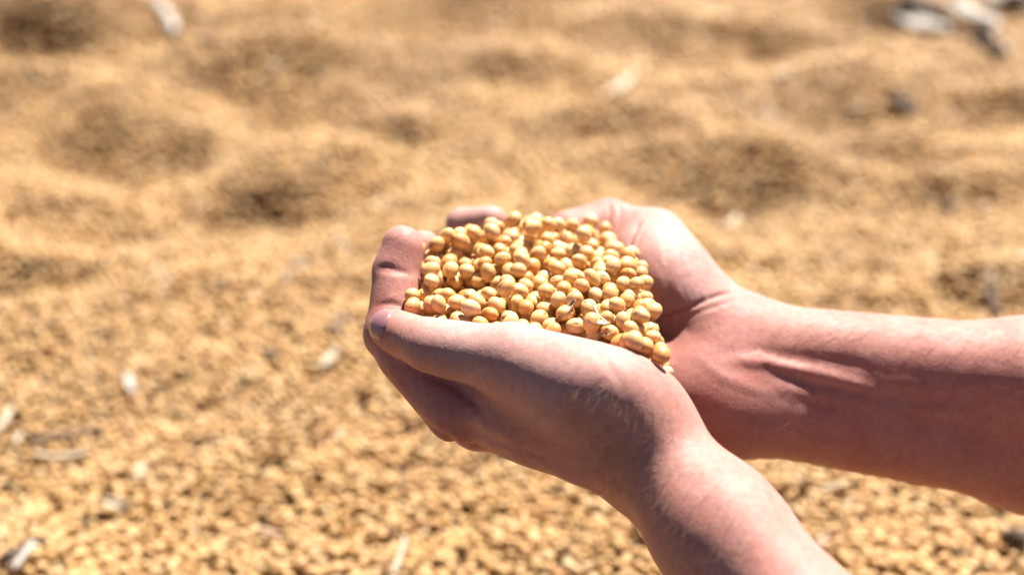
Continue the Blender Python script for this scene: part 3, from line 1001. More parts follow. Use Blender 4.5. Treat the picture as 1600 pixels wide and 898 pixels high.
def chaff():
    """Countless crumbs of husk and stem strewn through the beans."""
    n = 1900
    r = np.random.default_rng(31)
    y = r.uniform(.35, 3.0, n); x = r.uniform(-1, 1, n) * (.5 + .42 * y)
    keep = (vnoise(x, y, .16, 21) + r.normal(0, .3, n)) > 0.0
    x, y = x[keep], y[keep]
    V, F, mi = [], [], []
    for i in range(len(x)):
        z = float(height(x[i:i + 1], y[i:i + 1])[0]) + .0045
        ln, w, t = r.uniform(.003, .011), r.uniform(.0006, .0018), r.uniform(.0003, .0008)
        a, e = r.uniform(0, 6.28), r.normal(0, .3)
        u = np.array([math.cos(a) * math.cos(e), math.sin(a) * math.cos(e), math.sin(e)]); s = np.array([-math.sin(a), math.cos(a), r.normal(0, .3)])
        c = np.array([x[i], y[i], z]); up = np.array([0, 0, t])
        k = len(V)
        b = s * r.normal(0, .25) * ln * .3
        V += [c - u * ln - s * w, c - u * ln * .9 + s * w, c + b + s * w * 1.2, c + u * ln + s * w * .3, c + u * ln * .95 - s * w * .5, c + b - s * w * 1.1]
        V += [q - up for q in V[k:k + 6]]
        F += [tuple(range(k, k + 6)), tuple(range(k + 11, k + 5, -1))] + [(k + j, k + 6 + j, k + 6 + (j + 1) % 6, k + (j + 1) % 6) for j in range(6)]
        mi += [int(r.choice(4, p=[.40, .04, .33, .23]))] * 8
    me = mesh_from('chaff', np.array(V), F, None, smooth=False)
    for m in (MAT_STRAW, MAT_PALE, MAT_BROWN, MAT_POD):
        me.materials.append(m)
    me.polygons.foreach_set('material_index', np.array(mi, dtype=np.int32))
    new_obj('chaff', me, label='fine crumbs of husk and stem strewn over the bed of soybeans', category='chaff', kind='stuff')


chaff()


# ------------------------------------------------------------------ the soybeans in the hands
# where each bean came to rest when poured into the cupped hands: place and half axes in 0.01 mm, turn (quaternion) in hundredths; the best seen first
HEAP_CENTRE = (0.005, 0.50, 0.26)
HEAP = [
    (-2035, -3511, 1477, 7, -18, -37, -91, 525, 382, 337), (2392, -4469, 1370, 36, -57, 53, 51, 468, 371, 350), (3791, -6517, 1768, 19, 57, 53, 60, 416, 370, 355),
    (4731, -6639, 1283, 43, 51, 41, 62, 410, 364, 359), (-714, -2026, 1530, 70, -51, -46, -20, 446, 354, 340), (-1322, 2543, 1799, 9, -89, 35, 27, 480, 361, 336),
    (-440, 4174, 1582, 30, -23, 91, 19, 490, 369, 343), (-1448, 38, 1167, 61, 21, -59, 48, 462, 336, 304), (4117, -5023, 1945, 2, -38, -86, 34, 433, 343, 296),
    (376, 3072, 1706, -69, -67, -4, -26, 453, 341, 317), (-3553, 1962, 1461, -86, 23, 36, 28, 452, 365, 340), (-3677, -244, 1445, 92, 37, -6, 9, 471, 343, 298),
    (-2926, 426, 1100, 25, -58, 76, 17, 402, 357, 314), (-3266, -2638, 1182, 5, 52, -15, 84, 400, 355, 307), (-4248, -2480, 1018, 51, 32, -43, -67, 496, 361, 323),
    (1833, -4127, 1044, 1, 1, -92, 39, 424, 336, 315), (1255, 221, 1276, 27, 14, 28, 91, 464, 338, 319), (1453, -3721, 1362, 26, 18, -73, -61, 400, 317, 304),
    (798, -1781, 1269, 19, 54, -78, 23, 425, 378, 340), (3396, -777, 1876, 39, 46, -38, -70, 395, 350, 332), (1811, -3227, 1675, 23, 81, -30, 45, 384, 341, 329),
    (3052, -4697, 1078, 71, -65, 20, -20, 421, 334, 294), (-2542, 2137, 1546, 6, -36, 12, -92, 429, 346, 322), (36, -2828, 1137, 48, 53, 61, 33, 442, 350, 324),
    (2559, -1627, 1756, 18, 43, -13, 87, 442, 322, 290), (-265, -434, 1499, 13, 8, 86, 49, 378, 336, 319), (3360, -3770, 1728, 38, 23, -88, -13, 457, 333, 319),
    (2176, 971, 1169, 31, 41, -71, 47, 440, 349, 300), (2429, 2675, 1587, -11, 83, 24, -49, 417, 371, 345), (3577, -4412, 1375, 69, 40, 34, -50, 485, 353, 317),
    (-1079, -2747, 1176, 81, 47, 14, -32, 408, 323, 293), (1239, -2503, 1288, 26, -48, 83, -4, 377, 335, 325), (-874, 770, 1384, 89, -41, -13, 15, 396, 352, 324),
    (-2050, 2637, 1644, 27, 86, -5, -44, 388, 345, 321), (507, -3352, 935, 76, -36, -18, 51, 446, 396, 381), (2361, -3201, 1277, 55, -26, 50, -61, 420, 373, 344),
    (529, 1366, 1313, 83, -22, -43, -28, 472, 374, 333), (-2307, 700, 910, 8, 45, 89, -5, 382, 340, 327), (-3622, -949, 1305, 68, 6, 24, 69, 431, 342, 298),
    (-98, 157, 1642, 41, -9, -68, 60, 441, 350, 301), (-1316, -3312, 1093, 0, -47, -81, 35, 433, 344, 298), (-334, -2229, 962, 63, 28, 66, -31, 405, 360, 339),
    (2979, 7539, -7, 37, 52, -76, 10, 436, 387, 380), (3207, -2450, 1479, 66, 21, 41, -60, 395, 351, 312), (1044, 4373, 1254, -17, -33, 53, -76, 386, 343, 319),
    (3712, -1993, 1696, 80, 38, 30, 35, 377, 335, 306), (2937, -4091, 1316, 82, 22, -49, -17, 457, 333, 298), (4171, -2348, 1903, 15, 1, 97, 17, 327, 291, 255),
    (2057, 2599, 894, 17, 26, -95, 3, 525, 382, 331), (2681, -2161, 1249, 56, 10, -81, -13, 422, 375, 330), (2143, -2058, 1662, 79, 45, -26, -33, 373, 296, 283),
    (-3119, 2458, 1617, 45, -23, 62, 60, 402, 357, 332), (-234, -1570, 1173, 14, 5, -98, 13, 469, 372, 341), (3783, -5371, 1600, 95, 6, 29, -5, 400, 317, 300),
    (4211, -6131, 1322, 47, -46, 21, -72, 402, 358, 332), (-2768, 529, 495, 57, 79, -13, -20, 373, 332, 306), (-1772, 341, 680, 39, 7, 22, -89, 452, 329, 309),
    (-1510, 1536, 1350, 92, 10, 17, -34, 361, 321, 293), (-2569, -2460, 1141, 15, -4, -13, -98, 411, 365, 324), (2502, 1594, 1239, 56, -42, -54, 47, 395, 351, 343),
    (732, -2490, 835, 51, -73, -15, 43, 492, 358, 349), (1745, -795, 1322, 65, -14, 66, 36, 379, 337, 314), (-1820, -2340, 1114, 13, 41, 64, 64, 486, 354, 327),
    (4100, 1159, 1323, 72, 14, -68, 4, 501, 397, 382), (-3582, -2098, 883, 41, -41, 48, -66, 523, 381, 328), (-3016, 1202, 1060, 12, 84, 46, 26, 514, 374, 336),
    (327, 447, 1231, 42, -67, -60, -11, 395, 351, 303), (612, -630, 1024, 10, -46, -85, -22, 430, 341, 329), (2129, 6394, 265, -82, -26, 49, 11, 421, 374, 348),
    (-1358, -1877, 1167, 88, -27, 14, -37, 409, 364, 320), (986, -4647, 1057, 16, 50, 2, -85, 492, 358, 309), (3741, -3179, 1623, 28, -32, 87, 25, 365, 324, 290),
    (1529, 6139, 436, -38, 21, 64, 64, 438, 330, 307), (2952, -1131, 1479, 17, -2, -89, 42, 492, 358, 316), (1379, 2780, 624, 91, 38, -16, -8, 388, 345, 330),
    (-4325, -1680, 1047, 22, 76, -58, 19, 385, 342, 306), (1492, -1430, 1207, 71, 40, 49, 31, 453, 330, 321), (3691, 6180, -249, 6, -8, -99, -11, 519, 378, 328),
    (3970, -1031, 1597, 55, 69, -47, -4, 460, 335, 296), (-529, 4529, 643, 6, -79, 59, -14, 529, 385, 332), (3953, -275, 1637, 96, 16, 9, 20, 386, 343, 309),
    (-2997, -1678, 1034, 52, -27, 14, 80, 454, 331, 321), (976, 3585, 970, 25, 48, -83, -16, 373, 331, 300), (-2855, 2038, 977, 9, -1, 57, 82, 423, 376, 369),
    (1928, 5905, -178, 60, -43, -66, 14, 529, 385, 363), (-1001, 2129, 1112, 87, -21, 12, -43, 412, 366, 337), (769, 2055, 1198, 13, 89, 22, 39, 434, 386, 350),
    (3631, 7358, -331, 73, -18, -61, 24, 385, 342, 298), (-563, -4214, 1198, 47, -76, -40, -20, 435, 317, 285), (-1593, 638, 1271, 46, 85, 8, 25, 363, 322, 288),
    (5, -886, 1053, 47, 11, 23, 84, 419, 333, 322), (3893, 3900, 376, 79, 50, 25, 24, 373, 331, 314), (-1669, -3982, 1029, 21, 17, -45, 85, 369, 328, 295),
    (-3874, -1214, 770, 31, 57, -54, 53, 392, 348, 324), (3591, -5924, 1400, 45, -48, 35, 67, 383, 340, 324), (-585, 143, 1156, 61, 2, -14, 78, 423, 376, 351),
    (2511, -4144, 725, 28, 31, 90, 10, 383, 340, 304), (1263, -467, 962, 78, -54, -28, -16, 366, 325, 290), (3052, -3277, 1379, 25, 55, -75, -27, 455, 331, 307),
    (2860, 4652, 190, 6, 48, 87, 8, 464, 338, 301), (3374, -5361, 1049, 89, -27, -22, 29, 494, 359, 315), (-2357, -3706, 937, 26, -38, -66, 60, 443, 351, 317),
    (923, -3947, 983, 83, 44, 18, 29, 393, 312, 300), (-3683, 1438, 887, 31, -5, -66, 69, 387, 344, 325), (-823, 3541, 829, 6, 10, 79, -60, 359, 319, 287),
    (-370, 1570, 1330, 22, -61, -26, -72, 391, 310, 292), (261, 3526, 1116, 54, -8, 0, 84, 378, 336, 304), (277, -2032, 937, 33, 62, 51, 50, 351, 312, 293),
    (1677, 1288, 802, 70, -45, 50, -26, 448, 355, 331), (3602, 3109, 370, 73, -65, 15, 15, 381, 339, 300), (-157, 912, 1464, 45, 38, -19, -79, 491, 358, 327),
    (-1110, 4036, 1264, 55, -12, 39, 73, 391, 347, 323), (-2394, 2569, 975, 62, -21, 41, 63, 475, 346, 299), (1017, 1096, 1003, 37, -31, 4, 87, 388, 345, 299),
    (143, 2819, 888, 71, -26, -51, 41, 395, 313, 269), (-1050, 171, 591, 87, -21, -44, -10, 396, 351, 335), (-2410, 1462, 816, 36, -37, -23, 82, 426, 310, 290),
    (-1994, 809, 310, 97, 17, 12, -11, 461, 336, 321), (3712, 4476, 108, 42, -22, 87, -15, 477, 347, 336), (508, 4824, 1237, 56, 43, -22, -67, 395, 351, 326),
    (2324, 4367, 463, 11, 15, 98, 5, 440, 349, 336), (2984, -464, 1424, 97, 0, 3, -23, 435, 345, 311), (710, 16, 874, 68, 44, -18, 56, 406, 322, 308),
    (-598, -3430, 962, 21, 32, 85, -36, 391, 348, 329), (-1239, 2882, 1244, -91, -6, -29, -29, 431, 324, 302), (218, 4135, 1356, -26, 60, 76, 8, 401, 324, 301),
    (2004, -270, 1153, 70, -68, 19, 8, 414, 301, 279), (2811, 6727, -189, 4, -26, 14, -96, 474, 345, 311), (-679, -799, 1161, 33, 10, 5, 94, 376, 334, 320),
    (34, -180, 981, 25, -34, 77, 48, 393, 349, 336), (-3754, 2116, 856, 78, 60, 12, -14, 376, 334, 304), (2924, 1135, 950, 21, 62, 26, -71, 389, 346, 299),
    (-3168, -2928, 543, 87, 25, 29, 32, 452, 359, 321), (-2614, 2927, 1478, -28, -46, 84, 0, 397, 353, 328), (5446, -2417, -1983, 20, 89, -7, 40, 376, 334, 306),
    (1880, -2571, 1434, 28, 39, 43, 76, 476, 346, 296), (-2544, -2989, 715, 11, 70, -67, -19, 382, 340, 316), (-2093, -1550, 894, 21, -61, -41, 64, 390, 347, 316),
    (4142, -4932, 1334, 12, 82, -4, -56, 323, 287, 252), (-2926, -2200, 630, 97, 5, 12, 21, 411, 365, 334), (-164, -3922, 806, 46, 16, 54, -68, 480, 349, 326),
    (326, -4361, 953, 30, -67, -19, 65, 446, 354, 344), (2955, 197, 1159, 67, -16, 72, 2, 468, 372, 347), (-4036, -1798, 506, 21, 36, -13, -90, 363, 322, 310),
    (1302, 5706, -1, 46, 18, -13, -86, 352, 312, 284), (4522, -5445, 1298, 19, 44, 85, -21, 385, 342, 294), (1453, -3637, 543, 76, -39, 14, 50, 375, 333, 314),
    (-3224, 2673, 1006, 22, -21, -7, -95, 468, 341, 328), (-3521, 151, 991, 74, -35, 53, -21, 461, 335, 309), (3796, 5476, -239, 30, 74, 15, -59, 485, 353, 323),
    (-1789, 1190, 927, 22, 49, -84, -9, 406, 322, 297), (-1194, 808, 797, 56, -20, -73, 33, 368, 327, 315), (2903, 1893, 854, 46, -26, 81, 25, 364, 323, 295),
    (-1676, 2018, 981, 27, -62, -70, -21, 438, 347, 341), (-1367, 4625, 1133, 5, -9, -63, 77, 375, 333, 310), (-1761, 2753, 845, 63, 66, -39, -15, 423, 335, 309),
    (1408, 3450, 564, 73, -49, 7, -47, 338, 300, 283), (-1522, 3467, 1158, 6, 28, -90, -34, 437, 353, 328), (4083, 384, 1322, 6, 35, -4, 93, 490, 388, 367),
    (4159, -4360, 1664, 36, -52, -75, 17, 391, 347, 322), (3217, -1784, 1315, 29, -54, -30, 73, 387, 343, 321), (1507, -3100, 1017, 7, -91, -40, -5, 469, 372, 357),
    (-2184, 2121, 605, 7, 27, -94, -18, 407, 323, 287), (-3328, -871, 560, 7, -36, -21, 91, 462, 337, 311), (-178, 3312, 676, 53, -75, 33, 22, 392, 349, 301),
    (-3800, -517, 815, 55, 57, 29, 53, 407, 322, 282), (-151, 8762, -868, 29, -82, -45, -19, 503, 366, 315), (4294, -5377, 713, 79, 1, 34, -52, 359, 319, 299),
    (3573, -98, 1150, 59, -25, -49, 59, 425, 337, 307), (3943, -2619, 1444, 83, -29, 42, 21, 372, 331, 284), (3454, 2096, 626, 85, -10, -15, -49, 454, 360, 309),
    (2202, -2732, -4, 11, 13, 23, -96, 428, 380, 330), (-2327, -6, 125, 17, 5, 98, -6, 419, 332, 324), (4783, -5945, 992, 1, 70, 18, -69, 467, 340, 312),
    (-3529, 497, 365, 5, -46, -4, 88, 449, 327, 304), (-2170, 3815, 1158, 99, 11, 0, 8, 456, 368, 343), (3977, -3846, 1218, 58, -7, -40, 71, 509, 370, 361),
    (-4305, 2111, 1211, -86, 31, 26, -31, 373, 331, 308), (329, -1386, 728, 27, 25, -18, -91, 467, 340, 293), (-2562, 585, -109, 22, 20, -31, -90, 430, 341, 308),
    (2032, -3528, 741, 66, 22, -72, -9, 394, 350, 300), (3217, 4730, -310, 72, 23, 1, 65, 443, 351, 316), (2854, -2822, 892, 63, 27, -14, 71, 416, 369, 364),
    (1488, 4634, 50, 90, 37, 16, -17, 469, 341, 317), (3372, -2718, -411, 91, 24, -31, -9, 517, 376, 329), (2025, -2099, 986, 95, -26, 14, -12, 430, 341, 317),
    (614, 5137, 670, 54, -12, -48, -68, 406, 361, 336), (2154, -1543, 1275, 65, -61, 27, -36, 430, 313, 302), (1586, 3995, 219, 27, -11, 84, -46, 484, 352, 346),
    (-3158, 853, 12, 44, 59, 54, 41, 377, 335, 305), (4797, -5270, 317, 7, 82, 12, -56, 357, 317, 272), (-3, -2041, 364, 81, -10, 2, -58, 484, 352, 341),
    (2289, -2620, 623, 16, 46, -87, -4, 362, 321, 303), (-3447, -2390, 234, 29, 22, -76, 53, 392, 348, 308), (-3916, 791, 819, 76, 38, -53, -8, 428, 381, 371),
    (4067, -1571, 1249, 1, 24, -56, 79, 385, 342, 329), (1849, 376, 822, 48, 35, -53, -60, 532, 387, 353), (-1056, -3934, 767, 39, -65, 54, -38, 467, 340, 310),
    (1791, -2166, 371, 86, -9, 33, -37, 442, 351, 342), (-1979, -3027, 1019, 28, -73, 59, 18, 388, 345, 296), (-1002, -1713, 645, 43, -76, 25, -42, 359, 319, 307),
    (3086, 7204, -662, 51, -50, 68, -18, 407, 362, 310), (-162, 5874, -350, 26, 82, 26, 44, 494, 360, 352), (1273, 597, 736, 41, -75, -39, 35, 348, 309, 291),
    (-577, -1200, 668, 31, 95, 2, -7, 413, 367, 316), (-783, -2879, 569, 95, 7, -26, 12, 452, 329, 324), (252, 4129, 567, 46, 52, -71, 12, 499, 364, 338),
    (-3698, -1229, 75, 2, 41, 69, -60, 438, 348, 324), (-3035, 124, 153, 41, 69, -57, 16, 370, 329, 302), (4549, 3966, 109, 89, -2, 38, 25, 392, 348, 340),
    (-2182, 4962, 387, 23, -70, -66, 16, 473, 356, 331), (885, 1725, 597, 25, -46, -1, 85, 449, 327, 313), (-131, -3315, 512, 78, -16, -58, 15, 477, 348, 307),
    (-1663, 1352, -92, 91, -25, 6, 33, 475, 346, 338), (-1689, -1038, 644, 68, -29, 5, 67, 394, 350, 301), (5444, -1027, -2510, 81, 19, -43, 34, 421, 334, 303),
    (2624, -2880, -501, 24, 7, 89, -38, 390, 346, 325), (4159, -4941, 274, 21, -14, -5, -97, 473, 344, 323), (-3157, 2199, -274, 32, 59, -64, -37, 466, 369, 331),
    (2564, 651, 674, 33, 35, 87, -10, 411, 365, 358), (2337, 1406, 630, 67, 69, 13, -23, 398, 315, 308), (763, 2701, 903, 43, -5, -37, 83, 397, 353, 332),
    (1035, -1282, 793, 76, -23, 55, -26, 456, 332, 322), (-2128, 3572, 429, 27, -36, 16, -88, 411, 326, 299), (-458, 8127, -902, 69, 44, -55, 17, 361, 321, 278),
    (-2654, 1131, 330, 41, -76, 16, 48, 372, 330, 310), (3441, -3550, 867, 49, 13, 33, -80, 408, 324, 305), (4464, -4452, 1017, 25, -20, 90, -28, 451, 358, 319),
    (-3223, -1732, 335, 62, 48, -29, 55, 353, 314, 289), (-289, 2200, 1004, 52, 11, 61, 59, 431, 383, 367), (-661, -2164, 334, 35, 73, 46, 37, 385, 342, 326),
    (525, 3303, 617, 77, 6, -17, -61, 371, 330, 301), (-1914, 1565, 445, 43, -3, 9, -90, 426, 310, 295), (1926, 3052, 400, 65, -51, -57, 0, 414, 328, 295),
    (-3650, -136, 189, 60, 30, -71, 22, 457, 363, 357), (-669, 6405, -229, 8, -55, -82, -11, 404, 359, 311), (1432, -2553, 705, 9, -5, -90, -42, 341, 303, 263),
    (4796, -4776, -163, 54, 31, -74, -25, 382, 339, 299), (807, 6218, -96, 90, 15, -10, 40, 481, 350, 343), (3047, -863, 859, 51, 79, 5, 35, 429, 341, 329),
    (3037, 6217, -642, 15, 29, -90, -27, 418, 372, 330), (-3269, 2345, 430, 65, 46, -38, -48, 462, 336, 328), (-2250, 4486, 833, 6, -57, -39, -72, 393, 349, 325),
    (3583, 6721, -590, 29, -31, 80, 41, 390, 347, 306), (-2685, 1789, -504, 15, -42, 82, -36, 445, 324, 296), (-1510, 189, 124, 26, -6, -96, -12, 343, 304, 286),
    (363, 6659, -253, 21, -18, 29, -91, 479, 349, 301), (193, 7125, -647, 83, 50, 19, 15, 412, 366, 342), (1172, -2477, 173, 40, -90, 2, 18, 461, 336, 330),
    (744, -874, 396, 74, 33, 41, 41, 380, 338, 297), (1281, -1941, 839, 41, -24, 32, 82, 385, 342, 297), (-1377, -3348, 428, 38, 23, -89, -9, 411, 365, 329),
    (4235, -3150, 1314, 22, 41, -21, -86, 358, 318, 281), (-3548, 1801, 152, 86, 26, 19, -41, 375, 298, 288), (1079, -1357, 85, 44, -14, 34, -82, 386, 343, 325),
    (-1981, 2868, 253, 80, -19, 20, -54, 430, 341, 297), (2265, -971, 842, 87, 23, 41, -15, 413, 367, 350), (3565, -1254, 924, 26, 23, -41, -84, 389, 345, 308),
    (-3136, 3202, 491, 58, -9, -7, 81, 448, 326, 290), (318, 9572, -1043, 8, -45, 41, -79, 465, 339, 306), (743, 4492, 173, 57, 60, 9, 54, 349, 310, 301),
    (2671, 2316, 266, 93, 23, -18, -22, 522, 380, 338), (2841, -1754, -1071, 53, -25, -23, 78, 419, 372, 342), (-576, -719, 133, 29, 86, 41, 10, 419, 372, 323),
    (-882, 1384, 976, 11, -30, -87, 37, 463, 368, 335), (-764, 2957, 546, 9, -73, 64, -22, 407, 361, 322), (-3278, 3350, 1114, 9, 46, 66, -59, 392, 317, 294),
    (4745, -5000, 869, 25, 5, -91, 32, 332, 295, 284), (-3053, 1586, 502, 67, -67, -22, -23, 373, 331, 295), (942, 3175, 102, 45, -71, -30, -45, 471, 374, 365),
    (1851, 7072, -630, 32, -34, -67, -58, 502, 365, 347), (-4113, 1710, 483, 72, -67, -16, 5, 349, 310, 285), (2692, -1486, 969, 52, -22, -52, 64, 366, 326, 314),
    (-1564, 4003, 535, 74, -46, -28, -40, 415, 369, 356), (3789, -2122, 1079, 57, -78, -17, -21, 426, 310, 291), (-499, 703, 718, 65, -8, 66, -36, 505, 367, 333),
    (-2861, -580, 249, 15, -28, 93, 17, 374, 332, 314), (597, -229, 215, 73, -68, 11, -4, 439, 348, 307), (1956, -971, 174, 35, 28, 89, 12, 426, 310, 282),
    (3568, -2873, 1078, 43, 54, -68, -24, 377, 335, 306), (2727, -2353, -240, 74, -52, -28, -32, 347, 308, 269), (-2676, -1146, 541, 18, 35, -89, 21, 413, 301, 261),
    (638, 8921, -679, 64, -67, 28, -24, 525, 383, 356), (2641, 2983, 489, 20, -46, 36, 79, 375, 333, 304), (-1012, 9533, -1056, 27, 89, -9, -35, 453, 330, 320),
    (2492, 7203, -437, 14, 59, -66, -43, 423, 336, 301), (3596, -4574, 5, 33, 93, -13, 9, 388, 345, 318), (-2558, 3038, 413, 43, 72, 20, 50, 341, 303, 273),
    (-1224, 2358, 518, 92, 19, 33, 12, 419, 373, 329), (-2205, -632, 371, 81, -13, -25, -52, 365, 324, 310), (154, 337, 559, 54, 78, -16, -27, 456, 361, 345),
    (3343, -4274, 690, 28, -86, 40, -13, 443, 351, 328), (3466, -3397, -109, 92, -21, -26, 20, 469, 342, 299), (4378, 2615, 295, 83, 45, -33, -8, 464, 338, 321),
    (-689, 1920, 541, 57, 53, -62, 12, 401, 318, 305), (5432, -1810, -2366, 47, -4, 86, -20, 401, 318, 296), (-2487, 1698, 87, 57, 81, -5, -11, 455, 331, 302),
    (2866, 3503, 76, 72, -30, 52, -36, 442, 392, 369),
]
